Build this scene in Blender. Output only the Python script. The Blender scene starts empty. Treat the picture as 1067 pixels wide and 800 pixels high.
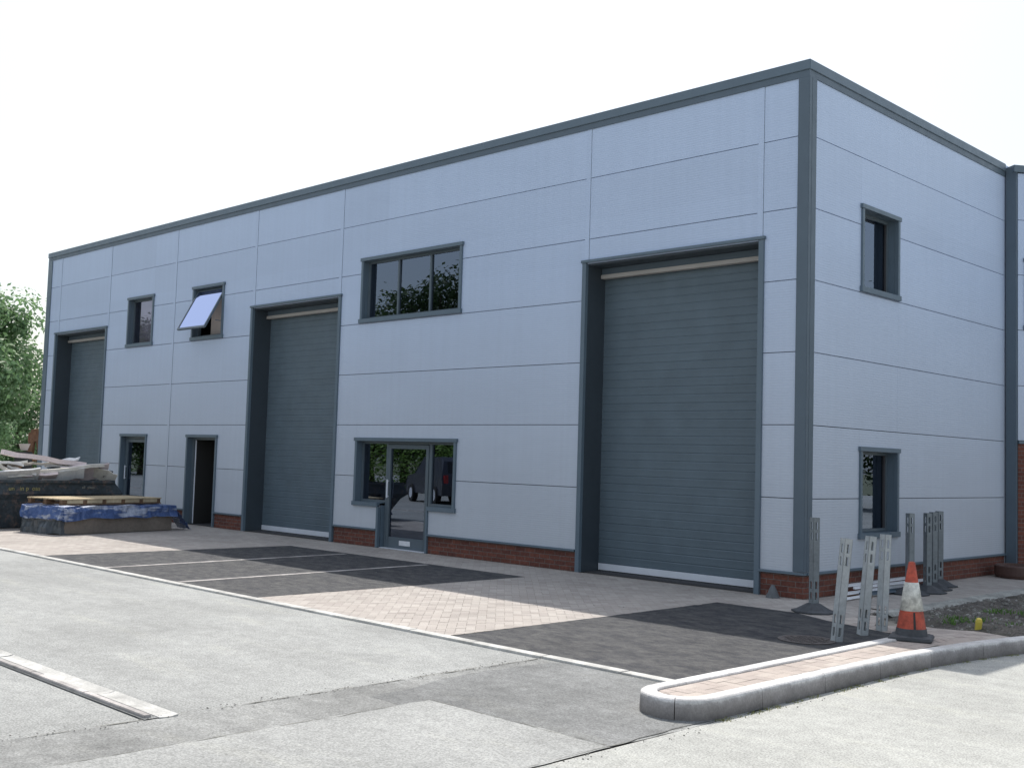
import bpy, bmesh, math, random
from mathutils import Vector, Matrix, noise
random.seed(7)
R = math.radians
C = bpy.context.scene.collection
SC = bpy.context.scene

# ------------------------------------------------------------------ materials
def mat(name, base, rough=0.6, metal=0.0, spec=0.5):
    m = bpy.data.materials.new(name); m.use_nodes = True
    b = m.node_tree.nodes['Principled BSDF']
    b.inputs['Base Color'].default_value = (*base, 1)
    b.inputs['Roughness'].default_value = rough
    b.inputs['Metallic'].default_value = metal
    b.inputs['Specular IOR Level'].default_value = spec
    return m

def N(m, t, **kw):
    n = m.node_tree.nodes.new(t)
    for k, v in kw.items(): setattr(n, k, v)
    return n
def L(m, a, b): m.node_tree.links.new(a, b)
def coord(m, obj=False):
    t = N(m, 'ShaderNodeTexCoord'); return t.outputs['Object']
def geo(m): return N(m, 'ShaderNodeNewGeometry').outputs['Position']
def nz(m, scale, detail=4, vec=None, rough=0.55):
    n = N(m, 'ShaderNodeTexNoise'); n.inputs['Scale'].default_value = scale
    n.inputs['Detail'].default_value = detail; n.inputs['Roughness'].default_value = rough
    if vec is not None: L(m, vec, n.inputs['Vector'])
    return n.outputs['Fac']
def ramp(m, fac, stops):
    r = N(m, 'ShaderNodeValToRGB'); e = r.color_ramp.elements
    while len(e) < len(stops): e.new(0.5)
    for i, (p, c) in enumerate(stops):
        e[i].position = p; e[i].color = (*c, 1) if len(c) == 3 else c
    L(m, fac, r.inputs['Fac']); return r.outputs['Color']
def g(v): return (v, v, v)
def mul(m, a, b, fac=1.0, mode='MULTIPLY'):
    x = N(m, 'ShaderNodeMix', data_type='RGBA', blend_type=mode)
    x.inputs['Factor'].default_value = fac
    L(m, a, x.inputs[6]); L(m, b, x.inputs[7]); return x.outputs[2]
def setc(m, c): L(m, c, m.node_tree.nodes['Principled BSDF'].inputs['Base Color'])
def setr(m, c): L(m, c, m.node_tree.nodes['Principled BSDF'].inputs['Roughness'])
def bump(m, h, strength=0.3, dist=0.01):
    b = N(m, 'ShaderNodeBump'); b.inputs['Strength'].default_value = strength
    b.inputs['Distance'].default_value = dist
    L(m, h, b.inputs['Height']); L(m, b.outputs[0], m.node_tree.nodes['Principled BSDF'].inputs['Normal'])

def speckle(name, base, var=0.25, fine=90, big=0.6, rough=0.9, b=0.5, tint=None, spots=0.0, bd=0.006, smear=0.12, coarse=0.0):
    """weathered mineral surface: fine grain, mid mottling, broad stains"""
    m = mat(name, base, rough, spec=0.3); p = geo(m)
    f = nz(m, fine, 3, p, 0.7); mid = nz(m, 7, 5, p); bg = nz(m, big, 5, p, 0.6)
    lo = tuple(c*(1-var) for c in base); hi = tuple(min(1, c*(1+var)) for c in base)
    c = ramp(m, f, [(0.32, lo), (0.5, base), (0.68, hi)])
    c = mul(m, c, ramp(m, mid, [(0.3, g(1-smear)), (0.7, g(1+smear*0.4))]))
    c = mul(m, c, ramp(m, bg, [(0.3, g(1-smear*1.6)), (0.55, g(1.0)), (0.75, g(1+smear))]))
    if coarse:
        c = mul(m, c, ramp(m, nz(m, 26, 3, p, .8), [(0.34, g(1-coarse)), (0.5, g(1)), (0.66, g(1+coarse*.8))]))
        sm = N(m, 'ShaderNodeMapping'); sm.inputs['Scale'].default_value = (.28, 1.5, 1); sm.inputs['Rotation'].default_value = (0, 0, .12); L(m, p, sm.inputs['Vector'])
        c = mul(m, c, ramp(m, nz(m, 1.4, 6, sm.outputs[0], .65), [(0.35, g(.90)), (0.55, g(1)), (0.72, (1.13, 1.12, 1.07))]))
    if tint: c = mul(m, c, ramp(m, nz(m, 1.7, 6, p), [(0.5, (1, 1, 1)), (0.75, tint)]))
    if spots:
        v = N(m, 'ShaderNodeTexVoronoi'); v.inputs['Scale'].default_value = 38; L(m, p, v.inputs['Vector'])
        c = mul(m, c, ramp(m, v.outputs['Distance'], [(0.0, g(1-spots)), (0.18, g(1-spots)), (0.26, g(1))]))
    setc(m, c); bump(m, f, b, bd); return m

M = {}
M['ground'] = speckle('dusty_ground', (0.17, 0.18, 0.12), tint=(0.5, 0.7, 0.4))
M['asphalt'] = speckle('worn_asphalt', (0.322, 0.328, 0.318), 0.40, 70, 0.5, smear=0.13, coarse=.08)
M['road'] = speckle('pale_road', (0.380, 0.384, 0.362), 0.40, 75, 0.4, smear=0.12, coarse=.07)
M['patch'] = speckle('patch_asphalt', (0.205, 0.210, 0.208), 0.42, 80, 0.8, smear=0.2, coarse=.10)
M['patch2'] = speckle('patch_asphalt_pale', (0.325, 0.33, 0.320), 0.36, 75, 0.6, smear=0.13, coarse=.08)
M['strip'] = speckle('trench_asphalt', (0.262, 0.266, 0.258), 0.40, 80, 0.8, smear=0.2, coarse=.10)
M['sand'] = speckle('jointing_sand', (0.29, 0.26, 0.22), 0.2)
M['concrete'] = speckle('kerb_concrete', (0.50, 0.49, 0.48), 0.14, 60, 1.4, b=0.4, smear=0.16)
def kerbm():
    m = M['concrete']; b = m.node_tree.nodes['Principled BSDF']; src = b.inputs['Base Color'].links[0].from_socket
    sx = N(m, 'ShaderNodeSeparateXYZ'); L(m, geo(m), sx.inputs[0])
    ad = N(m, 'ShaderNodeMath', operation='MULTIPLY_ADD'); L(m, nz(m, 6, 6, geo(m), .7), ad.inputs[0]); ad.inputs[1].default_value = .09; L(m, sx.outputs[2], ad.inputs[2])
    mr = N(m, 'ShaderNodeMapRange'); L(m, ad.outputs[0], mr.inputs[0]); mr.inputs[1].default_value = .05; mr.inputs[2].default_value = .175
    setc(m, mul(m, src, ramp(m, mr.outputs[0], [(0, (.40, .38, .37)), (.6, (.62, .60, .60)), (.80, (.80, .79, .80)), (.92, (1.3, 1.3, 1.3))])))  # splash dirt plus painted light: shaded side darkened, sunlit top brightened
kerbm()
M['edging'] = speckle('edging_concrete', (0.52, 0.515, 0.49), 0.16, 60, 2.4, b=0.4, smear=0.2)
M['rough_concrete'] = speckle('haunch_concrete', (0.40, 0.40, 0.37), 0.25, 40, 2.0, b=0.9, bd=0.02, smear=0.25)
M['line'] = speckle('worn_paint', (0.46, 0.435, 0.42), 0.18, 70, 2.0, b=0.3, smear=0.3)

def tarmac():
    m = speckle('new_tarmac', (0.028, 0.030, 0.037), 0.6, 80, 0.9, rough=0.85, b=0.8)
    nt = m.node_tree; b = nt.nodes['Principled BSDF']; src = b.inputs['Base Color'].links[0].from_socket
    p = geo(m)
    mp = N(m, 'ShaderNodeMapping'); mp.inputs['Scale'].default_value = (1.2, 1.9, 1); mp.inputs['Rotation'].default_value = (0, 0, 0.6)
    L(m, p, mp.inputs['Vector'])
    dust = ramp(m, nz(m, 3.0, 10, mp.outputs[0], 0.85), [(0.42, (0, 0, 0)), (0.78, (1, 1, 1))])
    x = N(m, 'ShaderNodeMix', data_type='RGBA'); L(m, dust, x.inputs[0]); L(m, src, x.inputs[6])
    x.inputs[7].default_value = (0.15, 0.147, 0.138, 1)
    setc(m, x.outputs[2]); return m
M['tarmac'] = tarmac()

def block_mat(name, a, b_, c_):
    m = mat(name, a, 0.9, spec=0.25)
    at = N(m, 'ShaderNodeAttribute'); at.attribute_name = 'tone'
    c = ramp(m, at.outputs['Fac'], [(0.0, a), (0.5, b_), (1.0, c_)])
    p = geo(m)
    c = mul(m, c, ramp(m, nz(m, 120, 3, p), [(0.3, g(0.82)), (0.7, g(1.12))]))
    c = mul(m, c, ramp(m, nz(m, 0.9, 5, p), [(0.3, g(0.86)), (0.7, g(1.08))]))
    setc(m, c); bump(m, nz(m, 120, 3, p), 0.4, 0.004); return m
M['block'] = block_mat('block_paving', (0.375, 0.338, 0.312), (0.415, 0.378, 0.345), (0.45, 0.415, 0.38))
M['block_red'] = block_mat('red_block_paving', (0.39, 0.34, 0.31), (0.44, 0.38, 0.34), (0.48, 0.43, 0.385))

def brick():
    m = mat('red_brick', (0.3, 0.1, 0.06), 0.85, spec=0.3)
    sx = N(m, 'ShaderNodeSeparateXYZ'); L(m, geo(m), sx.inputs[0])
    ad = N(m, 'ShaderNodeMath', operation='ADD'); L(m, sx.outputs[0], ad.inputs[0]); L(m, sx.outputs[1], ad.inputs[1])
    cb = N(m, 'ShaderNodeCombineXYZ'); L(m, ad.outputs[0], cb.inputs[0]); L(m, sx.outputs[2], cb.inputs[1])
    t = N(m, 'ShaderNodeTexBrick'); L(m, cb.outputs[0], t.inputs['Vector'])
    t.inputs['Color1'].default_value = (0.175, 0.064, 0.045, 1); t.inputs['Color2'].default_value = (0.115, 0.045, 0.036, 1)
    t.inputs['Mortar'].default_value = (0.17, 0.135, 0.12, 1); t.inputs['Scale'].default_value = 1
    t.inputs['Mortar Size'].default_value = 0.006; t.inputs['Mortar Smooth'].default_value = 0.2
    t.inputs['Brick Width'].default_value = 0.225; t.inputs['Row Height'].default_value = 0.075; t.inputs['Bias'].default_value = -0.1
    c = mul(m, t.outputs['Color'], ramp(m, nz(m, 25, 5, geo(m)), [(0.3, g(0.7)), (0.7, g(1.2))]))
    setc(m, c)
    inv = N(m, 'ShaderNodeMath', operation='SUBTRACT'); inv.inputs[0].default_value = 1; L(m, t.outputs['Fac'], inv.inputs[1])
    bump(m, inv.outputs[0], 0.7, 0.008); return m
M['brick'] = brick()

def panel():
    m = mat('silver_cladding', (0.42, 0.47, 0.555), 0.42, 0.0, 0.5)
    p = geo(m); sx = N(m, 'ShaderNodeSeparateXYZ'); L(m, p, sx.inputs[0])
    mp = N(m, 'ShaderNodeMapping'); mp.inputs['Scale'].default_value = (0.5, 0.5, 1.4); L(m, p, mp.inputs['Vector'])
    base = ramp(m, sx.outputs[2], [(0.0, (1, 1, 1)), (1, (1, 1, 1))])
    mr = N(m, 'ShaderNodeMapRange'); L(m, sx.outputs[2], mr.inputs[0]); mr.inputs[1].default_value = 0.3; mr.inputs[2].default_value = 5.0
    c = ramp(m, mr.outputs[0], [(0.0, (0.495, 0.530, 0.585)), (1.0, (0.480, 0.575, 0.750))])  # sky blue above and grey ground bounce below, painted into the cladding
    c = mul(m, c, ramp(m, nz(m, 0.8, 4, mp.outputs[0]), [(0.3, g(0.965)), (0.7, g(1.02))]))
    at = N(m, 'ShaderNodeAttribute'); at.attribute_name = 'tone'
    c = mul(m, c, ramp(m, at.outputs['Fac'], [(0.0, g(1.0)), (0.05, g(0.972)), (1.0, g(1.022))]))
    st = N(m, 'ShaderNodeMapping'); st.inputs['Scale'].default_value = (9, 9, 0.35); L(m, p, st.inputs['Vector'])
    c = mul(m, c, ramp(m, nz(m, 1.0, 4, st.outputs[0]), [(0.35, g(0.975)), (0.6, g(1.005))]))
    setc(m, c)
    # micro-rib: shallow horizontal lines every 25 mm and a faint stucco emboss
    ml = N(m, 'ShaderNodeMath', operation='MULTIPLY'); L(m, sx.outputs[2], ml.inputs[0]); ml.inputs[1].default_value = 2*math.pi/0.036
    sn = N(m, 'ShaderNodeMath', operation='SINE'); L(m, ml.outputs[0], sn.inputs[0])
    s2 = N(m, 'ShaderNodeMath', operation='MULTIPLY'); L(m, sn.outputs[0], s2.inputs[0]); s2.inputs[1].default_value = 0.35
    em = N(m, 'ShaderNodeMapping'); em.inputs['Scale'].default_value = (10, 10, 34); L(m, p, em.inputs['Vector'])
    ad = N(m, 'ShaderNodeMath', operation='ADD'); L(m, s2.outputs[0], ad.inputs[0]); L(m, nz(m, 1, 2, em.outputs[0]), ad.inputs[1])
    bump(m, ad.outputs[0], 0.35, 0.004); return m
M['panel'] = panel()

def painted(name, base, rough=0.4, v=0.06, dirt=0.0):
    m = mat(name, base, rough); p = geo(m)
    c = ramp(m, nz(m, 2.2, 5, p), [(0.3, tuple(x*(1-v) for x in base)), (0.7, tuple(x*(1+v) for x in base))])
    if dirt: c = mul(m, c, ramp(m, nz(m, 14, 6, p, 0.7), [(0.35, g(1-dirt)), (0.6, g(1))]))
    setc(m, c); setr(m, ramp(m, nz(m, 5, 4, p), [(0.3, g(rough*0.85)), (0.7, g(min(1, rough*1.2)))]))
    return m
M['trim'] = painted('grey_flashing', (0.112, 0.155, 0.195), 0.38)
M['trim_dark'] = painted('dark_grey_flashing', (0.090, 0.124, 0.158), 0.42)
M['reveal'] = painted('shaded_reveal', (0.045, 0.060, 0.075), 0.5)  # darker copy of the trim, the jamb's shade put into its colour
M['frame'] = painted('window_frame_grey', (0.10, 0.13, 0.155), 0.35)
M['shutter'] = painted('shutter_grey_green', (0.100, 0.138, 0.168), 0.5, 0.10)
M['joint'] = mat('joint_gasket', (0.03, 0.035, 0.045), 0.8)
M['alu'] = painted('mill_aluminium', (0.68, 0.71, 0.77), 0.35)
M['lintel'] = painted('pale_brush_strip', (0.40, 0.38, 0.36), 0.7)
M['plaster'] = painted('plasterboard', (0.52, 0.45, 0.40), 0.9)
M['inner'] = mat('interior_dark', (0.05, 0.05, 0.055), 0.9)
M['blind'] = painted('pale_blind', (0.84, 0.82, 0.88), 0.8)
M['white'] = painted('white_plastic', (0.72, 0.73, 0.76), 0.4, dirt=0.15)
M['rubber'] = painted('recycled_rubber', (0.065, 0.07, 0.078), 0.75, 0.2, 0.3)
M['rubber_pale'] = painted('grey_rubber', (0.13, 0.14, 0.15), 0.7, 0.15, 0.3)
M['post'] = painted('grey_plastic_post', (0.20, 0.225, 0.24), 0.5, 0.1, 0.2)
M['post_light'] = painted('pale_plastic_post', (0.40, 0.43, 0.44), 0.5, 0.08, 0.2)
M['orange'] = painted('cone_orange', (0.44, 0.070, 0.035), 0.5, 0.12, 0.45)
M['sleeve'] = painted('cone_white_sleeve', (0.62, 0.62, 0.57), 0.4, 0.06, 0.5)
M['soot'] = mat('scuffed_black', (0.03, 0.03, 0.03), 0.8)
M['skip'] = painted('skip_paint', (0.045, 0.062, 0.075), 0.55, 0.3, 0.5)
def rusty():
    m = M['skip']; b = m.node_tree.nodes['Principled BSDF']; src = b.inputs['Base Color'].links[0].from_socket
    p = geo(m); f = ramp(m, nz(m, 6, 8, p, 0.75), [(0.52, (0, 0, 0)), (0.66, (1, 1, 1))])
    x = N(m, 'ShaderNodeMix', data_type='RGBA'); L(m, f, x.inputs[0]); L(m, src, x.inputs[6]); x.inputs[7].default_value = (0.17, 0.12, 0.10, 1)
    setc(m, x.outputs[2])
rusty()
M['faded_yellow'] = painted('faded_yellow_paint', (0.42, 0.38, 0.15), 0.7, 0.2, 0.4)
M['faded_grey'] = painted('faded_grey_paint', (0.34, 0.34, 0.30), 0.7, 0.2, 0.4)
M['pink_board'] = painted('pink_board', (0.72, 0.62, 0.62), 0.85, 0.10, 0.12)
M['cream_board'] = painted('cream_board', (0.70, 0.67, 0.61), 0.85, 0.12, 0.15)
M['white_board'] = painted('white_scrap', (0.72, 0.72, 0.72), 0.8, 0.06, 0.15)
M['pale_wood'] = painted('pale_pallet_wood', (0.52, 0.42, 0.27), 0.85, 0.15, 0.2)
M['brown_wood'] = painted('old_brown_wood', (0.20, 0.12, 0.07), 0.85, 0.2, 0.3)
M['chip'] = painted('brown_chipboard', (0.23, 0.195, 0.165), 0.85, 0.12, 0.2)
M['tarp'] = painted('blue_tarpaulin', (0.065, 0.115, 0.28), 0.38, 0.15, 0.15)
def tarpm():
    m = M['tarp']; b = m.node_tree.nodes['Principled BSDF']; src = b.inputs['Base Color'].links[0].from_socket
    mp = N(m, 'ShaderNodeMapping'); mp.inputs['Scale'].default_value = (3, 1.1, 7); mp.inputs['Rotation'].default_value = (.25, 0, 0); L(m, geo(m), mp.inputs['Vector'])
    f = ramp(m, nz(m, 1.0, 4, mp.outputs[0], .6), [(0.50, (0, 0, 0)), (0.58, (1, 1, 1))])
    x = N(m, 'ShaderNodeMix', data_type='RGBA'); L(m, f, x.inputs[0]); L(m, src, x.inputs[6]); x.inputs[7].default_value = (.36, .40, .50, 1)
    setc(m, x.outputs[2]); bump(m, nz(m, 9, 4, geo(m)), .8, .05)
tarpm()
M['tarp_white'] = painted('silvery_sheet', (0.55, 0.58, 0.66), 0.4, 0.1, 0.1)
M['wrap'] = painted('dark_plastic_wrap', (0.09, 0.105, 0.12), 0.3, 0.3, 0.4)
M['iron'] = painted('cast_iron', (0.115, 0.10, 0.095), 0.6, 0.2, 0.4)
M['brownring'] = painted('brown_ring', (0.10, 0.055, 0.045), 0.6, 0.15, 0.2)
M['rust'] = painted('rusty_steel', (0.17, 0.085, 0.045), 0.8, 0.25, 0.3)
M['yellow'] = painted('yellow_plastic', (0.62, 0.50, 0.08), 0.5)
M['bark'] = painted('bark', (0.09, 0.07, 0.05), 0.9, 0.3, 0.4)
M['soil'] = speckle('stony_soil', (0.155, 0.14, 0.125), 0.5, 45, 2.5, b=1.0, bd=0.03, smear=0.3, tint=(0.7, 0.75, 0.6))
M['stone'] = speckle('rubble_stone', (0.28, 0.27, 0.25), 0.3, 60, 3, b=0.5)
M['roof'] = mat('roof_sheet', (0.3, 0.32, 0.34), 0.6)

def leafm(name, a, b_):
    m = mat(name, a, 0.55, spec=0.4); nt = m.node_tree; b = nt.nodes['Principled BSDF']
    at = N(m, 'ShaderNodeAttribute'); at.attribute_name = 'tone'
    c = ramp(m, at.outputs['Fac'], [(0, a), (1, b_)]); setc(m, c)
    tr = N(m, 'ShaderNodeBsdfTranslucent'); L(m, c, tr.inputs['Color'])
    mx = N(m, 'ShaderNodeMixShader'); mx.inputs[0].default_value = 0.35
    L(m, b.outputs[0], mx.inputs[1]); L(m, tr.outputs[0], mx.inputs[2])
    L(m, mx.outputs[0], nt.nodes['Material Output'].inputs['Surface']); return m
M['leaf'] = leafm('leaf_green', (0.032, 0.075, 0.032), (0.26, 0.42, 0.19))
M['leaf_dark'] = leafm('leaf_dark_green', (0.025, 0.05, 0.02), (0.07, 0.12, 0.04))
M['leaf_hedge'] = leafm('hedge_green', (0.06, 0.12, 0.03), (0.24, 0.38, 0.10))
M['weed'] = leafm('weed_green', (0.06, 0.13, 0.03), (0.14, 0.26, 0.06))
M['moss'] = leafm('dry_moss', (0.16, 0.17, 0.06), (0.30, 0.30, 0.14))

def glass(name, tint, ior, refl=(0.85, 0.9, 1.0)):
    m = bpy.data.materials.new(name); m.use_nodes = True; nt = m.node_tree
    nt.nodes.remove(nt.nodes['Principled BSDF'])
    tr = N(m, 'ShaderNodeBsdfTransparent'); tr.inputs['Color'].default_value = (*tint, 1)
    gl = N(m, 'ShaderNodeBsdfGlossy'); gl.inputs['Roughness'].default_value = 0.0; gl.inputs['Color'].default_value = (*refl, 1)
    fr = N(m, 'ShaderNodeFresnel'); fr.inputs['IOR'].default_value = ior
    bm_ = N(m, 'ShaderNodeBump'); bm_.inputs['Strength'].default_value = 0.05; bm_.inputs['Distance'].default_value = 0.01
    n = nz(m, 1.3, 1, geo(m)); L(m, n, bm_.inputs['Height']); L(m, bm_.outputs[0], gl.inputs['Normal'])
    mx = N(m, 'ShaderNodeMixShader'); L(m, fr.outputs[0], mx.inputs[0]); L(m, tr.outputs[0], mx.inputs[1]); L(m, gl.outputs[0], mx.inputs[2])
    L(m, mx.outputs[0], nt.nodes['Material Output'].inputs['Surface']); return m
M['glass'] = glass('tinted_glass', (0.22, 0.23, 0.25), 2.5, (0.66, 0.78, 1.0))
M['carglass'] = mat('car_glass', (0.01, 0.012, 0.014), 0.05)
M['carpaint'] = mat('car_paint', (0.035, 0.04, 0.055), 0.25)
M['tyre'] = mat('tyre', (0.02, 0.02, 0.02), 0.8)
M['lamp_red'] = mat('lamp_red', (0.35, 0.02, 0.02), 0.3)

# ------------------------------------------------------------------ builders
class MB:
    def __init__(s, f=None): s.v = []; s.f = []; s.fn = f; s.t = []
    def face(s, pts, tone=None):
        i = len(s.v); s.v += [tuple(p) for p in pts]; s.f.append(tuple(range(i, i+len(pts)))); s.t.append(tone or 0.0)
    def box(s, x0, x1, y0, y1, z0, z1, tone=None):
        i = len(s.v)
        P = [(x0,y0,z0),(x1,y0,z0),(x1,y1,z0),(x0,y1,z0),(x0,y0,z1),(x1,y0,z1),(x1,y1,z1),(x0,y1,z1)]
        s.v += P
        for q in [(0,3,2,1),(4,5,6,7),(0,1,5,4),(1,2,6,5),(2,3,7,6),(3,0,4,7)]:
            s.f.append(tuple(i+k for k in q)); s.t.append(tone or 0.0)
    def obox(s, c, ax, ay, az):
        c = Vector(c); i = len(s.v); ax, ay, az = Vector(ax), Vector(ay), Vector(az)
        for sx, sy, sz in [(-1,-1,-1),(1,-1,-1),(1,1,-1),(-1,1,-1),(-1,-1,1),(1,-1,1),(1,1,1),(-1,1,1)]:
            s.v.append(tuple(c+ax*sx/2+ay*sy/2+az*sz/2))
        for q in [(0,3,2,1),(4,5,6,7),(0,1,5,4),(1,2,6,5),(2,3,7,6),(3,0,4,7)]:
            s.f.append(tuple(i+k for k in q)); s.t.append(0.0)
    def loft(s, rings, cap=True):
        i = len(s.v); n = len(rings[0])
        for r in rings: s.v += [tuple(p) for p in r]
        for a in range(len(rings)-1):
            for k in range(n):
                s.f.append((i+a*n+k, i+a*n+(k+1) % n, i+(a+1)*n+(k+1) % n, i+(a+1)*n+k)); s.t.append(0.0)
        if cap:
            s.f.append(tuple(i+k for k in reversed(range(n)))); s.f.append(tuple(i+(len(rings)-1)*n+k for k in range(n))); s.t += [0.0, 0.0]
    def build(s, name, m, parent=None, smooth=False, fn=None, loc=None, fix=True, bevel=0):
        me = bpy.data.meshes.new(name); fn = fn or s.fn
        vs = [fn(*p) for p in s.v] if fn else s.v
        if loc is not None: vs = [(p[0]-loc[0], p[1]-loc[1], p[2]-loc[2]) for p in vs]
        me.from_pydata(vs, [], s.f)
        if any(s.t):
            a = me.attributes.new('tone', 'FLOAT', 'FACE'); a.data.foreach_set('value', s.t)
        if fix:
            bm = bmesh.new(); bm.from_mesh(me); bmesh.ops.recalc_face_normals(bm, faces=bm.faces)
            if bevel: 
                bmesh.ops.remove_doubles(bm, verts=bm.verts, dist=1e-5)
                bmesh.ops.bevel(bm, geom=[e for e in bm.edges if e.is_manifold and e.calc_face_angle(0) > 0.5], offset=bevel, segments=2, affect='EDGES', clamp_overlap=True)
            bm.to_mesh(me); bm.free()
        if smooth:
            for p in me.polygons: p.use_smooth = True
        me.materials.append(m)
        o = bpy.data.objects.new(name, me); C.objects.link(o)
        if parent is not None: o.parent = parent
        if loc is not None: o.location = loc
        return o

def tag(o, label=None, cat=None, group=None, kind=None):
    if label: o['label'] = label
    if cat: o['category'] = cat
    if group: o['group'] = group
    if kind: o['kind'] = kind
    return o
def thing(name, label, cat, loc=(0, 0, 0), rz=0, group=None):
    o = bpy.data.objects.new(name, None); C.objects.link(o); o.location = loc; o.rotation_euler = (0, 0, rz)
    o.empty_display_size = 0.2
    return tag(o, label, cat, group)
def struct(o): o['kind'] = 'structure'; return o
def copy_tree(o, parent=None):
    c = o.copy(); C.objects.link(c)
    if parent is not None: c.parent = parent
    for ch in [x for x in bpy.data.objects if x.parent == o]: copy_tree(ch, c)
    return c
def circ(cx, cy, r, z, n=24, ph=0): return [(cx+r*math.cos(2*math.pi*k/n+ph), cy+r*math.sin(2*math.pi*k/n+ph), z) for k in range(n)]

# ------------------------------------------------------------------ ground sheets
def sheet(name, poly, z, m):
    b = MB(); b.face([(x, y, z) for x, y in poly]); return struct(b.build(name, m, fix=False))
def rect(x0, x1, y0, y1): return [(x0, y0), (x1, y0), (x1, y1), (x0, y1)]
def jag(pts, amp=0.02, step=0.12):
    out = []
    for i in range(len(pts)):
        a = Vector(pts[i]); b = Vector(pts[(i+1) % len(pts)]); d = b-a; n = max(1, int(d.length/step)); nn = Vector((-d.y, d.x)).normalized()
        for k in range(n):
            p = a+d*k/n
            if k: p = p+nn*amp*2*noise.noise(Vector((p.x*3.1, p.y*3.1, 0)))
            out.append((p.x, p.y))
    return out
sheet('ground', rect(-400, 400, -400, 400), -0.030, M['ground'])
sheet('yard_asphalt', rect(-70, 3.30, -60, -5.95), -0.012, M['asphalt'])
sheet('road', rect(3.30, 60, -60, 60), -0.020, M['road'])
sheet('road_edge', jag([(3.22, -60+45), (60-40, -15), (20, 2), (5.2, 2), (4.1, 0), (3.29, -2.5), (3.29, -7.4)], 0.012), -0.012, M['road'])
sheet('asphalt_patch', jag([(0.92, -14), (3.24, -14), (3.27, -6.0), (2.3, -5.98), (0.90, -5.98)], 0.022), -0.008, M['strip'])
sheet('asphalt_patch', jag([(1.25, -8.3), (3.26, -8.3), (3.27, -6.0), (2.3, -5.98), (1.15, -5.98), (1.02, -6.9)], 0.03), -0.0068, M['patch'])
sheet('asphalt_patch', jag([(1.60, -14), (3.29, -14), (3.29, -8.02), (1.60, -8.03)], 0.02), -0.0055, M['patch2'])
sheet('paving_bed', rect(-40, 3.2, -5.98, 9), -0.012, M['sand'])
sheet('concrete_apron', rect(-70, -19.5, -5.98, 30), -0.006, M['edging'] if False else M['patch2'])

def crack(pts, wd, name='patch_joint'):
    b = MB(); P = jag(pts+pts[::-1], .015, .05); P = P[:len(P)//2]
    for i in range(len(P)-1):
        a, c = Vector(P[i]), Vector(P[i+1]); d_ = (c-a)
        if d_.length > .3: continue
        n_ = Vector((-d_.y, d_.x)).normalized(); w0 = wd*max(0, .45+1.3*noise.noise(Vector((a.x*6, a.y*6, 5)))); w1 = wd*max(0, .45+1.3*noise.noise(Vector((c.x*6, c.y*6, 5))))
        b.face([(*(a-n_*w0), -.0035), (*(a+n_*w0), -.0035), (*(c+n_*w1), -.0035), (*(c-n_*w1), -.0035)])
    struct(b.build(name, M['crackm'], fix=False))
M['crackm'] = mat('crack_dark', (.15, .147, .13), .95)
crack([(0.91, -13.5), (0.91, -6.15)], .011); crack([(1.60, -13.5), (1.60, -8.02)], .007); crack([(1.60, -8.02), (3.24, -8.01)], .006)
crack([(3.28, -13.5), (3.27, -7.2)], .004)
# tarmac bays
sheet('parking_tarmac', rect(-10.1, -3.92, -5.97, -1.28), 0.001, M['tarmac'])
sheet('parking_tarmac', jag([(-0.44, -5.97), (2.72, -5.97), (2.72, -2.9), (2.28, -1.95), (1.66, -1.72), (1.25, -1.6), (0.66, -1.29), (-0.5, -1.28)], 0.006), 0.001, M['tarmac'])
for xa, xb in ((-7.93, -8.22), (-5.80, -6.03)):
    b = MB(); n = 40
    for k in range(n):
        t0, t1 = k/n, (k+1)/n; w = 0.052
        x0 = xa+(xb-xa)*t0; x1 = xa+(xb-xa)*t1; y0 = -5.95+4.55*t0; y1 = -5.95+4.55*t1
        b.face([(x0-w, y0, 0.005), (x0+w, y0, 0.005), (x1+w, y1, 0.005), (x1-w, y1, 0.005)])
    struct(b.build('bay_marking', M['line'], fix=False))

# flush kerb line between yard and bays: 0.9 m lengths with joints
b = MB(); x = -32.0
while x < 2.66:
    x1 = min(x+0.914, 2.67); j = random.uniform(-0.004, 0.004)
    b.box(x+0.004, x1-0.004, -6.105+j, -5.985+j, -0.05, 0.010+random.uniform(-.002, .002)); x = x1
struct(b.build('flush_kerb', M['edging'], bevel=0.004))

# drainage channel in the yard
b = MB(); x = 0.95
while x > -40:
    x0 = x-0.914; j = random.uniform(-0.006, 0.006); zz = random.uniform(-.003, .004)
    i = [(-9.665+j), (-9.71+j), (-9.76+j), (-9.80+j)]
    b.loft([[(xx, i[0], -0.06), (xx, i[0], 0.004+zz), (xx, i[1], -0.004+zz), (xx, i[2], -0.004+zz), (xx, i[3], 0.0+zz), (xx, i[3], -0.06)] for xx in (x0+0.006, x-0.006)])
    x = x0
struct(b.build('drainage_channel', M['edging']))
b = MB(); x = 0.90
while x > -40:
    x0 = x-0.914; b.box(x0+0.004, x-0.004, -9.885, -9.835, -0.05, 0.016); x = x0
struct(b.build('channel_edging', M['line'], bevel=0.004))
sheet('channel_joint', rect(-40, 0.93, -9.90, -9.79), -0.002, M['patch'])

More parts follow.
